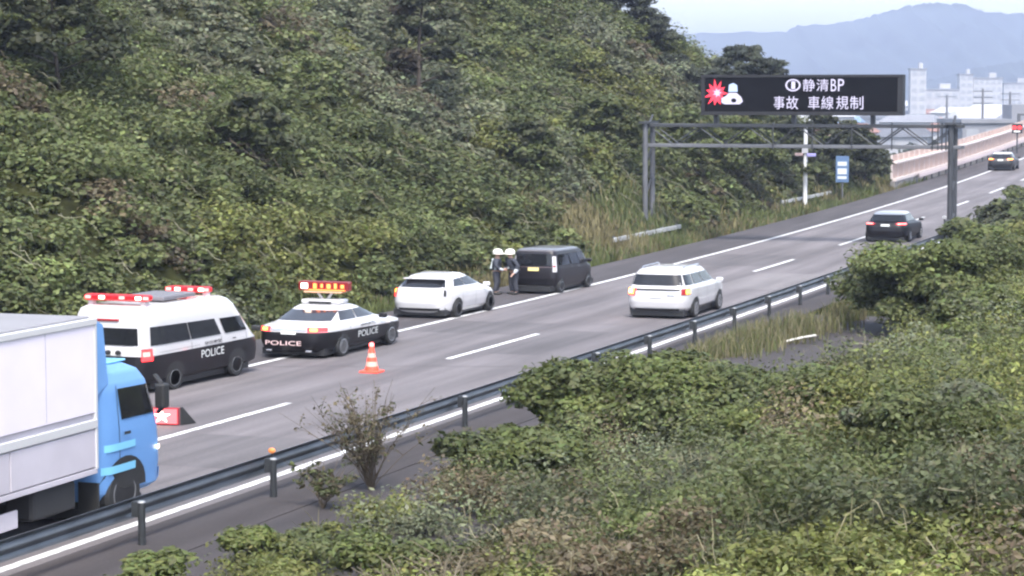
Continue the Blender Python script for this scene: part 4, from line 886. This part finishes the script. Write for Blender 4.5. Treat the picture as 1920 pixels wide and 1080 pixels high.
def officer(loc, rot, label, armL, armR, lean, strap, sleeve):
    """local +y is the way the person faces"""
    t = thing('person', label, 'person', loc, rot); t.scale = (S[0] * 1.1, S[1] * 1.1, S[2])
    px, py = lean
    hip, ch, nk, hd = (0, 0, .95), (px * .6, py * .6, 1.25), (px, py, 1.46), (px, py + .02, 1.60)
    # body: one continuous surface
    V = [hip, ch, nk, hd, (px, py + .02, 1.72)]; E_ = [(0, 1), (1, 2), (2, 3), (3, 4)]; Rr = [(.15, .11), (.17, .12), .055, .082, .06]
    for sg, arm in ((-1, armL), (1, armR)):
        k = len(V); V += [(sg * .19 + px, py, 1.40), arm[0], arm[1], arm[2]]; E_ += [(1, k), (k, k + 1), (k + 1, k + 2), (k + 2, k + 3)]; Rr += [.06, .045, .034, (.028, .04)]
        for fi in range(4):
            h_ = Vector(arm[2]); d_ = (Vector(arm[2]) - Vector(arm[1])).normalized(); o_ = Vector((d_.z, 0, -d_.x)); o_ = o_.normalized() if o_.length > .1 else Vector((0, 1, 0))
            j = len(V); V += [tuple(h_ + d_ * .05 + o_ * (.018 * (fi - 1.5))), tuple(h_ + d_ * (.085 + .01 * (fi % 3)) + o_ * (.02 * (fi - 1.5)) + Vector((0, 0, -.02)))]; E_ += [(k + 3, j), (j, j + 1)]; Rr += [.009, .008]
        j = len(V); V += [tuple(Vector(arm[2]) + Vector((-sg * .035, .02, -.02))), tuple(Vector(arm[2]) + Vector((-sg * .045, .03, -.055)))]; E_ += [(k + 3, j), (j, j + 1)]; Rr += [.011, .009]
        k = len(V); V += [(sg * .10, 0, .88), (sg * .11, .03, .48), (sg * .12, -.02, .09), (sg * .13, .13, .04)]; E_ += [(0, k), (k, k + 1), (k + 1, k + 2), (k + 2, k + 3)]; Rr += [.085, .06, .036, .022]
    skin('body', V, E_, Rr, m_skin, t)
    J = [ch, (hip[0], hip[1], .92), nk]; JE = [(0, 1), (0, 2)]; JR = [(.185, .135), (.165, .13), .068]
    for sg, arm in ((-1, armL), (1, armR)):
        k = len(J); J += [(sg * .20 + px, py, 1.40), arm[0], arm[1]]; JE += [(0, k), (k, k + 1), (k + 1, k + 2)]; JR += [.075, .06, .047]
    skin('jacket', J, JE, JR, m_navy, t)
    for sg in (-1, 1):
        skin('trouser_leg', [(sg * .06, 0, .95), (sg * .10, 0, .86), (sg * .11, .03, .48), (sg * .12, -.02, .10)], [(0, 1), (1, 2), (2, 3)], [.115, .105, .08, .068], m_navy2, t)
        skin('boot', [(sg * .12, -.03, .10), (sg * .12, -.03, .05), (sg * .13, .08, .045), (sg * .135, .15, .035)], [(0, 1), (1, 2), (2, 3)], [.068, .07, .062, .05], m_boot, t, 1)
    for arm, on in ((armL, sleeve[0]), (armR, sleeve[1])):
        if on: skin('sleeve', [tuple((Vector(arm[0]) * .6 + Vector(arm[1]) * .4)), arm[1], tuple(Vector(arm[1]) * .5 + Vector(arm[2]) * .5)], [(0, 1), (1, 2)], [.068, .058, .046], m_slv, t)
    hz = 1.66
    MB().lathe([(.132, hz - .02), (.142, hz), (.138, hz + .06), (.11, hz + .12), (.06, hz + .155), (.001, hz + .165)], (px, py + .01, 0), 'z', 20).build('helmet', m_helm, t, 60)
    MB().lathe([(.138, hz - .035), (.165, hz - .04), (.165, hz - .03), (.14, hz - .005)], (px, py + .035, 0), 'z', 20).build('helmet_brim', m_helm, t, 60)
    MB().tube([(px, py + .10, 1.60), (px, py + .128, 1.572), (px, py + .10, 1.565)], [.008, .017, .012], 8).build('nose', m_skin, t, 60)
    for sg in (-1, 1):
        MB().lathe([(.001, -.006), (.012, -.004), (.012, .004), (.001, .006)], (px + sg * .032, py + .098, 1.613), 'y', 8).build('eye', m_trim, t); MB().box((px + sg * .088, py + .015, 1.60), (.02, .04, .06)).build('ear', m_skin, t)
    MB().box((px, py + .098, 1.535), (.05, .01, .01)).build('mouth', mat('lips', (.4, .18, .16), .6), t)
    for (a, b_) in strap: MB().tube([Vector(a) + (Vector(b_) - Vector(a)) * k / 4 + Vector((0, .0, 0)) for k in range(5)], .028, 6).build('reflective_strap', m_refl, t)
    MB().lathe([(.185, .97), (.19, 1.0), (.185, 1.03)], (0, 0, 0), 'z', 20).build('belt', m_trim, t)
    return t
officer((-5.12, 67.55, rz(67.5) + .03), -PI / 2 + .15, 'person in dark uniform, white helmet and pale straps, farther from the mini van',
        [(-.27, .0, 1.14), (-.24, .14, .92), (-.16, .24, .95)], [(.29, .05, 1.13), (.25, .2, 1.0), (.12, .27, 1.02)], (0, .03), [((.12, -.09, 1.42), (.17, .13, 1.0)), ((.20, .02, 1.42), (.21, .02, 1.0)), ((-.12, -.1, 1.42), (-.02, -.15, 1.02))], (False, True))
officer((-4.62, 67.72, rz(67.7) + .03), PI - .75, 'person in dark uniform and white helmet standing right behind the mini van',
        [(-.28, .02, 1.14), (-.26, .10, .90), (-.24, .16, .82)], [(.30, .0, 1.15), (.33, .12, .94), (.28, .26, .90)], (.03, .09), [((-.1, .14, 1.38), (.02, .16, 1.02))], (True, True))

# ------------------------------------------------------------------ vegetation
m_leaf = leafmat('leaf', .34); m_needle = leafmat('needle', .12, .7); m_dry = leafmat('dry_leaf', .25, .8)
m_bark = mat('bark', (.06, .048, .038), .9, noise=.4, nscale=6, bump=.4)
OL = np.array([.090, .106, .038]); GG = np.array([.112, .122, .070]); DK = np.array([.047, .053, .025]); BR = np.array([.100, .082, .048]); YG = np.array([.138, .150, .044]); PA = np.array([.15, .155, .105])
def pick(n, cols, w, R=rng): return np.array(cols)[R.choice(len(cols), n, p=np.array(w) / np.sum(w))]

# the overgrown cutting on the left: a carpet tinted darker like shaded gaps, creeper and shrub domes tinted lighter like lit tops; nobody could count it
def hill_spots(n, pw, rmin, rmax, pr, seed):
    R = np.random.default_rng(seed); y = 26 + 134 * R.random(n) ** pw; d = R.random(n) * 19; x = -7.0 - d; z = ground_z(x, y)
    zmax = CZ + (175 + 60) / (FPX * .75) * y * 1.05 + 2.5     # a little above the top of the picture
    r = rmin + (rmax - rmin) * R.random(n) ** pr; r = np.minimum(r, .22 + d * .55); r = np.where((y > 105) & (d < 1.6), r * .5, r)
    ok = (z < zmax) & (z > -3) & (d > r * .55) & ~((x > -9.6) & (y > 84) & (y < 98) & (r > .3)) & ~((x > -8.9) & (y > 88) & (y < 97)); return x[ok], y[ok], z[ok], d[ok], r[ok]
def hill_tint(x, y, R):
    n1 = vnoise(x + y * .35, y, 6.5, 21); n2 = vnoise(x, y, 3.2, 22)[:, None]; n3 = vnoise(x - y * .2, y, 9, 23)
    t = OL * (.75 + .5 * n2); t = np.where(n1[:, None] > .58, GG * (.8 + .4 * n2), t); t = np.where((n3 < .22)[:, None], DK * 1.45 * (.8 + .5 * n2), t)
    t = np.where(((n2[:, 0] > .86) & (n3 > .45))[:, None], BR * (.8 + .4 * n1[:, None]), t); t = np.where(((n2[:, 0] < .22) & (n3 > .55))[:, None], YG * .8, t)
    return t * 1.16 * R.lognormal(0, .17, (len(x), 1))
arr = []
x, y, z, d, r = hill_spots(12500, 1.25, .28, .8, 1.5, 71); tn = hill_tint(x, y, rng) * .9; C = np.stack([x, y, z + r * .15], 1); near = y < 75
for sel, ns, ps, sz in ((near, 6, 9, .145), (~near, 5, 8, .20)): arr.append(clump_leaves(C[sel], r[sel], ns, ps, sz, tn[sel], .8, .35, .5))
x, y, z, d, r = hill_spots(1300, 1.1, .5, 1.5, 1.7, 72); tn = hill_tint(x, y, rng) * 1.06; C = np.stack([x, y, z + r * .34], 1); near = y < 75
for sel, ns, ps, sz in ((near, 17, 26, .13), (~near, 14, 22, .18)): arr.append(clump_leaves(C[sel], r[sel], ns, ps, sz, tn[sel], .9, .35, .7, spread=.9))
P_, N_, s_, T_ = [np.concatenate([a[i] for a in arr]) for i in range(4)]
s_ = np.minimum(s_, .26)
V, T, c = leaf_arrays(P_, N_, s_, T_, .72, simple=True)
o = raw_mesh('hillside_scrub', V, T, m_leaf, c); top(o); tag(o, 'dense mixed scrub and creepers covering the steep cutting left of the road', 'scrub', kind='stuff')

def runners(name, x, y, z, L, tint, down, w, R):
    n = len(x); k = 6; a = R.normal(0, .5, n); dx, dy = down * np.cos(a) + (1 - down) * np.cos(a * 6), np.sin(a * 2.2); V = []; ph = R.uniform(0, 6, n); hh = R.uniform(.15, .5, n)
    for i in range(k):
        u = i / (k - 1); qx = x + dx * L * u + .08 * L * np.sin(ph + u * 5); qy = y + dy * L * u + .1 * L * np.cos(ph + u * 4); qz = ground_z(qx, qy) + z + hh * np.sin(u * PI) * L * .6 + .1 * np.sin(ph * 3 + u * 9)
        ww = w * (1 - .7 * u); V += [np.stack([qx, qy, qz], 1), np.stack([qx + ww * .3, qy + ww, qz + ww], 1)]
    V = np.stack(V, 1).reshape(-1, 3); b = (np.arange(n) * 2 * k)[:, None, None]
    T = np.array([[2 * i, 2 * i + 1, 2 * i + 3] for i in range(k - 1)] + [[2 * i, 2 * i + 3, 2 * i + 2] for i in range(k - 1)])[None] + b
    return raw_mesh(name, V, T.reshape(-1, 3), m_dry, np.repeat(tint, 2 * k, 0))
R4 = np.random.default_rng(91); n = 1100; y = 28 + 110 * R4.random(n); x = -8.2 - 15 * R4.random(n); L = R4.uniform(.35, 1.3, n) * np.clip(y / 80, .6, 1.2)
tt = np.where((R4.random(n) < .55)[:, None], np.array([.20, .19, .13]), np.array([.13, .105, .07])) * R4.lognormal(0, .25, (n, 1))
o = runners('dead_vines', x, y, R4.uniform(.35, .85, n), L, tt, 1.0, .022, R4); top(o); tag(o, 'pale dead stems and vines trailing over the scrub of the cutting', 'vines', kind='stuff')
n = 420; y = 17 + 40 * R4.random(n); x = 7.5 + 10 * R4.random(n); tt = np.array([.21, .19, .12]) * R4.lognormal(0, .3, (n, 1))
o = runners('dead_stems', x, y, R4.uniform(.25, .6, n), R4.uniform(.3, .9, n), tt, .2, .012, R4); top(o); tag(o, 'pale dead stems arching out of the near bank weeds', 'stems', kind='stuff')
# verge: grass and tall dry weeds along the foot of the cutting
def blades(name, x, y, z, h, w, tint, m, bend=.35, R=rng):
    n = len(x); a = R.uniform(0, 2 * PI, n); dx, dy = np.cos(a), np.sin(a); b = R.uniform(.1, 1, n) * bend * h; e = R.uniform(0, 2 * PI, n)
    p0 = np.stack([x - dx * w, y - dy * w, z], 1); p1 = np.stack([x + dx * w, y + dy * w, z], 1)
    mx, my = x + np.cos(e) * b * .35, y + np.sin(e) * b * .35
    m0 = np.stack([mx - dx * w * .7, my - dy * w * .7, z + h * .6], 1); m1 = np.stack([mx + dx * w * .7, my + dy * w * .7, z + h * .6], 1)
    tp = np.stack([x + np.cos(e) * b, y + np.sin(e) * b, z + h * (1 - .25 * b / np.maximum(h, .01))], 1)
    V = np.stack([p0, p1, m0, m1, tp], 1).reshape(-1, 3); k = (np.arange(n) * 5)[:, None, None]
    T = (np.array([[0, 1, 3], [0, 3, 2], [2, 3, 4]])[None] + k).reshape(-1, 3)
    return raw_mesh(name, V, T, m, np.repeat(tint, 5, 0))
n = 34000; y = 30 + 125 * rng.random(n) ** .8; x = -6.02 - np.abs(rng.normal(0, .75, n)); k = rng.random(n) < .3; y = np.where(k, rng.uniform(83, 99, n), y); x = np.where(k, -6.1 - 4.2 * rng.random(n), x); z = ground_z(x, y)
h = rng.lognormal(-1.35, .45, n) * (.6 + vnoise(x, y, 2.2, 31)); dryf = (vnoise(x, y, 4.0, 32) + rng.normal(0, .12, n) > .55)
tt = np.where(dryf[:, None], np.array([.17, .15, .075]), np.array([.095, .115, .04])) * rng.normal(1, .18, (n, 1)).clip(.5, 1.5)
o = blades('verge_grass', x, y, z, h, .018 + y * .0002, tt, m_dry); top(o); tag(o, 'uncut green and straw-coloured grass along the left shoulder', 'grass', kind='stuff')

# undergrowth on the near side, under and between the larger shrubs
def xb(y): return np.interp(y, [14, 24, 30, 34, 40, 46, 52, 57, 62, 70, 90, 120, 160], [5.7, 5.85, 5.95, 6.0, 6.4, 7.6, 8.2, 8.9, 7.4, 5.9, 5.5, 5.4, 5.6])
def bank_tint(x, y, R):
    n1 = vnoise(x, y, 2.6, 41); n2 = vnoise(x, y, 1.4, 42)[:, None]; n3 = vnoise(x, y, 4.5, 43)
    t = OL * (.8 + .5 * n2); t = np.where((n3 > .42)[:, None], YG * (.75 + .5 * n2), t); t = np.where((n1 < .18)[:, None], DK * 1.5, t); t = np.where(((n2[:, 0] > .74) & (n3 < .55))[:, None], BR * 1.15, t); t = np.where(((n1 > .7) & (n3 < .48))[:, None], GG, t)
    return t * 1.12 * R.lognormal(0, .16, (len(x), 1))
arr = []
N = 6000; y = 15 + 62 * rng.random(N) ** 1.3; x = xb(y) + rng.random(N) ** .9 * (20 - xb(y)); z = ground_z(x, y)
r = .2 + .35 * rng.random(N); r = np.minimum(r, .22 + (x - xb(y)) * .5); tn = bank_tint(x, y, rng) * .88; C = np.stack([x, y, z + r * .25], 1); near = y < 40  # carpet tinted darker, imitating shade between the bushes
for sel, ns, ps, sz in ((near, 6, 13, .062), (~near, 5, 10, .09)): arr.append(clump_leaves(C[sel], r[sel], ns, ps, sz, tn[sel], .8, .45, .45))
N = 420; y = 16 + 60 * rng.random(N) ** 1.15; x = xb(y) + .5 + rng.random(N) * (19 - xb(y)); z = ground_z(x, y)
r = .35 + .65 * rng.random(N) ** 1.6; r = np.minimum(r, .3 + (x - xb(y)) * .4); tn = bank_tint(x, y, rng) * 1.12; C = np.stack([x, y, z + r * .55], 1); near = y < 40  # domes tinted lighter, imitating lit tops
for sel, ns, ps, sz in ((near, 18, 44, .064), (~near, 14, 30, .09)): arr.append(clump_leaves(C[sel], r[sel], ns, ps, sz, tn[sel], 1.0, .5, .5, spread=.95))
P_, N_, s_, T_ = [np.concatenate([a[i] for a in arr]) for i in range(4)]
s_ = np.minimum(s_, .11)
V, T, c = leaf_arrays(P_, N_, s_, T_, .5, simple=True)
o = raw_mesh('undergrowth', V, T, m_leaf, c); top(o); tag(o, 'tangled weeds and creepers covering the near bank below the camera', 'undergrowth', kind='stuff')
n = 4200; y = 15 + 45 * rng.random(n); x = xb(y) + rng.random(n) * (17 - xb(y)); z = ground_z(x, y); k = vnoise(x, y, 2.0, 51) > .52
x, y, z = x[k], y[k], z[k]; n = len(x); tt = np.where((rng.random(n) < .45)[:, None], np.array([.21, .19, .11]), np.array([.11, .125, .045])) * rng.normal(1, .2, (n, 1)).clip(.5, 1.5)
o = blades('bank_grass', x, y, z, rng.uniform(.35, .85, n), .008, tt, m_dry, .6); top(o); tag(o, 'long grass blades and dead stems standing among the near weeds', 'grass', kind='stuff')
# dry grass strip between guardrail and path
n = 7000; y = 46 + 17 * rng.random(n); x = 5.0 + np.abs(rng.normal(0, .55, n)) + np.maximum(0, y - 52) * .10; z = rzv(y); k = (vnoise(x, y, 1.2, 61) > .35) & (x < 7.4 + 0 * y) & ((y > 50) | (rng.random(n) < .35))
x, y, z = x[k], y[k], z[k]; n = len(x); tt = np.array([.20, .18, .10]) * rng.normal(1, .2, (n, 1)).clip(.5, 1.5); tt = np.where((rng.random(n) < .4)[:, None], np.array([.11, .125, .045]), tt)
o = blades('dry_grass', x, y, z, rng.uniform(.25, .95, n) * np.clip((y - 43) / 12, .4, 1), .014, tt, m_dry, .4); top(o); tag(o, 'pale dry grass growing in the strip behind the guardrail', 'grass', kind='stuff')

def shrub(name, label, cat, x, y, rad, hgt, tints, leaf, seed, ns=26, ps=60, aspect=.6, nb=9, z=None, up=.45):
    """stems fanning out from the base, crown of leaves on overlapping lobes"""
    R = np.random.default_rng(seed); z0 = float(ground_z(x, y)) if z is None else z
    t = thing(name, label, cat, (x, y, z0)); lob = []
    mb = MB()
    for k in range(nb):
        a = R.uniform(0, 2 * PI); r = rad * math.sqrt(R.random()) * .72; hh = hgt * (.22 + .55 * R.random()) * (1 - .4 * (r / rad) ** 2)
        lob.append((r * math.cos(a), r * math.sin(a), hh)); mb.tube([(r * .15 * math.cos(a), r * .15 * math.sin(a), -.1), (r * .55 * math.cos(a), r * .55 * math.sin(a), hh * .55), lob[-1]], [.045 * hgt / 2, .03 * hgt / 2, .012], 6)
    mb.build('stems', m_bark, t, 60)
    C = np.array(lob); Rr = R.uniform(.34, .55, nb) * rad * (.8 if nb > 8 else 1); Rr = np.minimum(Rr, C[:, 2] * .85 + .1)
    tn = np.array(tints)[R.integers(0, len(tints), nb)] * R.normal(1, .12, (nb, 1))
    P_, N_, s_, T_ = clump_leaves(C, Rr, ns, ps, leaf, tn, .85, .4, up, R)
    V, T, c = leaf_arrays(P_, N_, s_, T_, aspect, R); raw_mesh('crown', V, T, m_leaf, c, t)
    return t
LG = np.array([.110, .132, .040])
shrub('shrub', 'large broad-leaved shrub in the middle foreground hiding part of the guardrail', 'shrub', 7.9, 37.5, 2.4, 2.0, [OL, OL * 1.15, LG, LG], .11, 101, 22, 96, .6, 32)
shrub('shrub', 'low dark shrub at the left foot of the large foreground shrub', 'shrub', 7.2, 33.2, 1.35, 1.15, [OL, OL * .85, LG], .10, 102, 20, 80, .6, 20)
shrub('shrub', 'dense rounded shrub at the right edge hiding the guardrail end', 'shrub', 9.0, 60.0, 2.9, 3.5, [OL, LG, OL * .85, LG], .12, 103, 22, 80, .6, 36)
shrub('shrub', 'bright yellow-green top shoots behind the dense right-hand shrub', 'shrub', 11.2, 63.5, 2.1, 3.7, [YG, LG], .13, 104, 20, 44, .5, 9)
shrub('shrub', 'pale leafy shrub low at the right below the dark rounded one', 'shrub', 12.6, 46.0, 1.7, 1.5, [LG, OL], .10, 105, 20, 70, .55, 9)
shrub('shrub', 'yellowish weedy shrub in the lower right foreground', 'shrub', 12.0, 31.5, 1.7, 1.3, [YG, LG, OL], .08, 106, 24, 90, .5, 16)
shrub('shrub', 'grey-green shrub at the bottom right corner', 'shrub', 14.2, 27.2, 1.5, 1.1, [OL, LG, GG * .9], .075, 107, 24, 90, .5, 9)
shrub('shrub', 'small light green shrub in the bottom left corner below the rail', 'shrub', 6.75, 22.8, .95, 1.0, [LG, OL], .08, 108, 20, 50, .55, 8)
shrub('shrub', 'small shrub beside the second guardrail post from the left', 'shrub', 6.5, 26.0, .75, .85, [LG, OL], .08, 109, 18, 44, .55, 7)
shrub('shrub', 'leafy shrub over the dark path left of the pale reeds', 'shrub', 8.3, 25.2, .95, .9, [OL, LG], .08, 110, 18, 46, .55, 7)
shrub('shrub', 'tall overgrown shrub behind the right gantry column', 'shrub', 7.0, 109, 2.6, 5.0, [OL, DK * 1.5, LG * .8], .22, 111, 20, 44, .6, 11)
shrub('shrub', 'rough bank shrub between the gantry column and the right edge', 'shrub', 7.9, 91, 2.6, 3.6, [OL, GG * .7, DK * 1.5], .2, 112, 20, 44, .6, 11)
shrub('shrub', 'yellow-green shrub under the right gantry column', 'shrub', 8.0, 79, 2.5, 3.1, [LG, YG, OL], .18, 113, 20, 44, .55, 10)
shrub('shrub', 'dark shrub filling the right edge beside the rounded shrub', 'shrub', 11.6, 72, 2.6, 4.2, [OL * .9, DK * 1.5], .2, 114, 20, 44, .6, 10)
shrub('shrub', 'brownish weed clump at the top of the large foreground shrub', 'shrub', 6.55, 41.2, .75, 1.15, [BR * 1.2, OL, BR], .07, 115, 14, 26, .4, 9)

def weed(label, x, y, hgt, spread, nst, seed, tints, leafn=46, leaf=.07):
    R = np.random.default_rng(seed); t = thing('weed', label, 'weed', (x, y, float(ground_z(x, y)))); mb = MB(); P_ = []; N_ = []
    for k in range(nst):
        a = R.uniform(0, 2 * PI); sp = spread * R.uniform(.2, 1); hh = hgt * R.uniform(.6, 1); q = [Vector((sp * math.cos(a) * (u ** 1.4) + R.normal(0, .02), sp * math.sin(a) * (u ** 1.4) + R.normal(0, .02), hh * u)) for u in np.linspace(0, 1, 7)]
        mb.tube(q, [.009 * (1 - .7 * u) for u in np.linspace(0, 1, 7)], 5)
        for j in range(5):
            u = R.uniform(.35, .95); i = int(u * 6); b = q[i]; e = b + Vector((R.normal(0, .16), R.normal(0, .16), R.uniform(.1, .3))) * hgt * .45; mb.tube([b, (b + e) / 2 + Vector((0, 0, .03)), e], [.005, .004, .002], 4)
            for l in range(leafn // 6): P_.append(b + (e - b) * R.uniform(.2, 1.05) + Vector(R.normal(0, .03, 3))); N_.append(R.normal(0, .6, 3) + [0, 0, .7])
    mb.build('stems', mat('weed_stem', (.10, .078, .055), .85), t)
    n = len(P_); tn = np.array(tints)[R.integers(0, len(tints), n)] * R.normal(1, .2, (n, 1)).clip(.5, 1.5)
    V, T, c = leaf_arrays(np.array(P_), np.array(N_), leaf * R.lognormal(0, .3, n), tn, .5, R); raw_mesh('leaves', V, T, m_dry, c, t); return t
weed('tall straggly brown-green weed standing in front of the guardrail below the cone', 5.3, 32.0, 2.2, 1.35, 44, 201, [BR, BR * 1.2, BR * 1.3, OL * .8], 54, .06)
weed('leafy lower weed at the left foot of the straggly one', 5.3, 30.2, 1.0, .8, 14, 202, [OL, BR, DK * 1.5], 60, .075)
weed('thin brown weed rising over the guardrail left of the large shrub', 6.2, 39.8, 1.5, .8, 18, 203, [BR, BR * 1.3, OL], 30, .06)
weed('second thin brown weed beside the large foreground shrub', 6.7, 42.6, 1.45, .8, 18, 204, [BR * 1.2, OL], 30, .06)
weed('small dark weed at the rail post nearest the path edge', 5.15, 36.4, .6, .35, 7, 205, [DK * 1.6, BR], 30, .06)
def stalks(label, x, y, seed, n=26, hgt=.9):
    R = np.random.default_rng(seed); t = thing('reed_tuft', label, 'reeds', (x, y, float(ground_z(x, y)) + .15)); ms = mat('pale_stalk', (.17, .145, .10), .85)
    for k in range(n):
        a = R.uniform(0, 2 * PI); r = R.uniform(0, .55); b = Vector((r * math.cos(a), r * math.sin(a), 0)); h_ = hgt * R.uniform(.6, 1.1); l = R.uniform(-.5, .5)
        MB().tube([b, b + Vector((l * .25, R.normal(0, .05), h_ * .6)), b + Vector((l * .8, R.normal(0, .1), h_ * R.uniform(.75, 1)))], [.012, .009, .004], 5).build('stalk', ms, t, 60)
stalks('tuft of pale dead reeds at the bottom edge, left of the other tuft', 9.5, 22.4, 301, 30, .8)
stalks('tuft of pale dead reeds at the bottom edge, right of the other tuft', 10.3, 22.2, 302, 16, .75)

P_, N_, s_, T_ = clump_leaves(FAR_TREES[0], FAR_TREES[1], 9, 22, 1.1, FAR_TREES[2], 1.1, .4, .4); V, T, c = leaf_arrays(P_, N_, s_, T_, .7, simple=True)
o = raw_mesh('far_trees', V, T, m_leaf, c); top(o); tag(o, 'dark hazy belts of trees between the houses of the far town', 'trees', kind='stuff')
# trees on and behind the cutting
def tree(label, x, y, hgt, rad, tints, leaf, seed, needle=False, z=None, base=.35, ns=12, ps=40, nb=16, top_bias=1.0):
    R = np.random.default_rng(seed); z0 = float(ground_z(x, y)) if z is None else z; t = thing('pine_tree' if needle else 'tree', label, 'tree', (x, y, z0 - .2))
    mb = MB(); q = [Vector((.03 * hgt * math.sin(u * 3 + seed), .03 * hgt * math.cos(u * 2.3 + seed) - .03 * hgt, hgt * u)) for u in np.linspace(0, .93, 7)]
    mb.tube(q, [hgt * .015 * (1 - .8 * u) for u in np.linspace(0, 1, 7)], 8); C = []
    for k in range(nb):
        u = base + (.98 - base) * (k + .5) / nb; i = min(int(u / .93 * 6), 5); b = q[i].lerp(q[i + 1], min(1, u / .93 * 6 - i)); a = k * 2.4 + R.normal(0, .3)
        w = (1 - ((u - base) / (1 - base)) ** (1.3 * top_bias)) * .85 + .22; r = rad * w * R.uniform(.55, 1); e = b + Vector((r * math.cos(a), r * math.sin(a), (.1 if needle else .3) * r)); C.append(e)
        mb.tube([b, b.lerp(e, .5) + Vector((0, 0, .06 * r)), e], [hgt * .008, hgt * .006, hgt * .003], 5)
    mb.build('trunk', m_bark, t, 60); C = np.array(C); Rr = rad * R.uniform(.34, .55, len(C)); tn = np.array(tints)[R.integers(0, len(tints), len(C))] * R.normal(1, .12, (len(C), 1))
    P_, N_, s_, T_ = clump_leaves(C, Rr, ns, ps, leaf, tn, .6 if needle else .8, .55, .35, R, .9)
    V, T, c = leaf_arrays(P_, N_, s_, T_, .22 if needle else .6, R); raw_mesh('crown', V, T, m_needle if needle else m_leaf, c, t); return t
PN = np.array([.030, .036, .024]); PN2 = np.array([.045, .052, .032])
def tree_at(px, py, f, *a, **k):
    x, y, z = at(px, py, f); return x, y, z
for (px, pyb, f, hgt, rad, label, sd_) in (
        (1160, 40, 126, 3.2, 1.7, 'dark pine at the top of the cutting against the sky', 401),
        (1215, 85, 130, 2.3, 1.3, 'lower dark pine stepping down the skyline beside the taller one', 402),
        (1262, 150, 132, 1.8, 1.0, 'small dark pine on the skyline between the two pine groups', 403),
        (1335, 200, 140, 2.8, 1.2, 'dark pine just left of the electronic board', 404),
        (1395, 205, 142, 4.8, 2.0, 'broad spiky pine rising above the left half of the board', 405),
        (1440, 215, 142, 4.4, 1.6, 'dark pine rising behind the middle of the board', 406)):
    x, y, z = ray_ground(px, pyb); tree(label, x, y, hgt, rad, [PN, PN2, PN], .34, sd_, True, z, .2, 12, 34, 18)
for (px, pyb, f, hgt, rad, label, sd_, tn) in (
        (120, 165, 70, 5.5, 2.0, 'dark tree in the upper left corner of the cutting', 411, [DK, DK * 1.2]),
        (800, 190, 96, 7.5, 1.7, 'tall dark narrow tree at the top of the cutting', 412, [DK, DK * 1.15, BR * .6]),
        (470, 300, 82, 2.6, 1.3, 'dark round tree halfway up the cutting', 413, [DK * 1.2, OL * .8]),
        (985, 330, 100, 3.0, 1.5, 'dark bushy tree on the cutting above the officers', 414, [DK * 1.3, OL * .8]),
        (1130, 300, 112, 3.6, 1.7, 'olive tree on the cutting left of the gantry column', 415, [OL, OL * .8]),
        (1300, 330, 122, 4.0, 1.9, 'olive tree behind the left part of the gantry', 416, [OL, OL * 1.15]),
        (1385, 345, 128, 4.2, 2.0, 'olive green tree left of the white pole', 417, [OL, LG * .8]),
        (1470, 350, 134, 4.6, 1.7, 'dark tree behind the gantry left of the white pole', 418, [DK * 1.2, OL * .8]),
        (1540, 345, 142, 5.2, 1.8, 'dark tree just right of the white pole', 419, [DK, DK * 1.2]),
        (1590, 345, 146, 4.8, 1.7, 'dark tree behind the blue marker sign', 420, [DK, DK * 1.2]),
        (1620, 342, 150, 4.0, 1.4, 'dark tree beside the start of the noise barrier', 421, [DK * 1.1, OL * .7])):
    x, y, z = ray_ground(px, pyb); tree(label, x, y, hgt, rad, tn, .22, sd_, False, z, .12, 12, 34, 16, .8)

# ------------------------------------------------------------------ haze: one closed box of even air
hz = MB().box((0, 1700, 62), (9000, 4200, 152)).build('haze', bpy.data.materials.new('haze'))
hm = hz.data.materials[0]; hm.use_nodes = True; hn = hm.node_tree; hn.nodes.clear(); ho = hn.nodes.new('ShaderNodeOutputMaterial'); hv = hn.nodes.new('ShaderNodeVolumePrincipled')
hv.inputs['Color'].default_value = (.66, .75, 1.0, 1); hv.inputs['Density'].default_value = .00034; hv.inputs['Anisotropy'].default_value = .2
hn.links.new(hv.outputs[0], ho.inputs['Volume']); top(hz); tag(hz, 'thin pale bluish haze over the whole valley', 'haze', kind='stuff')
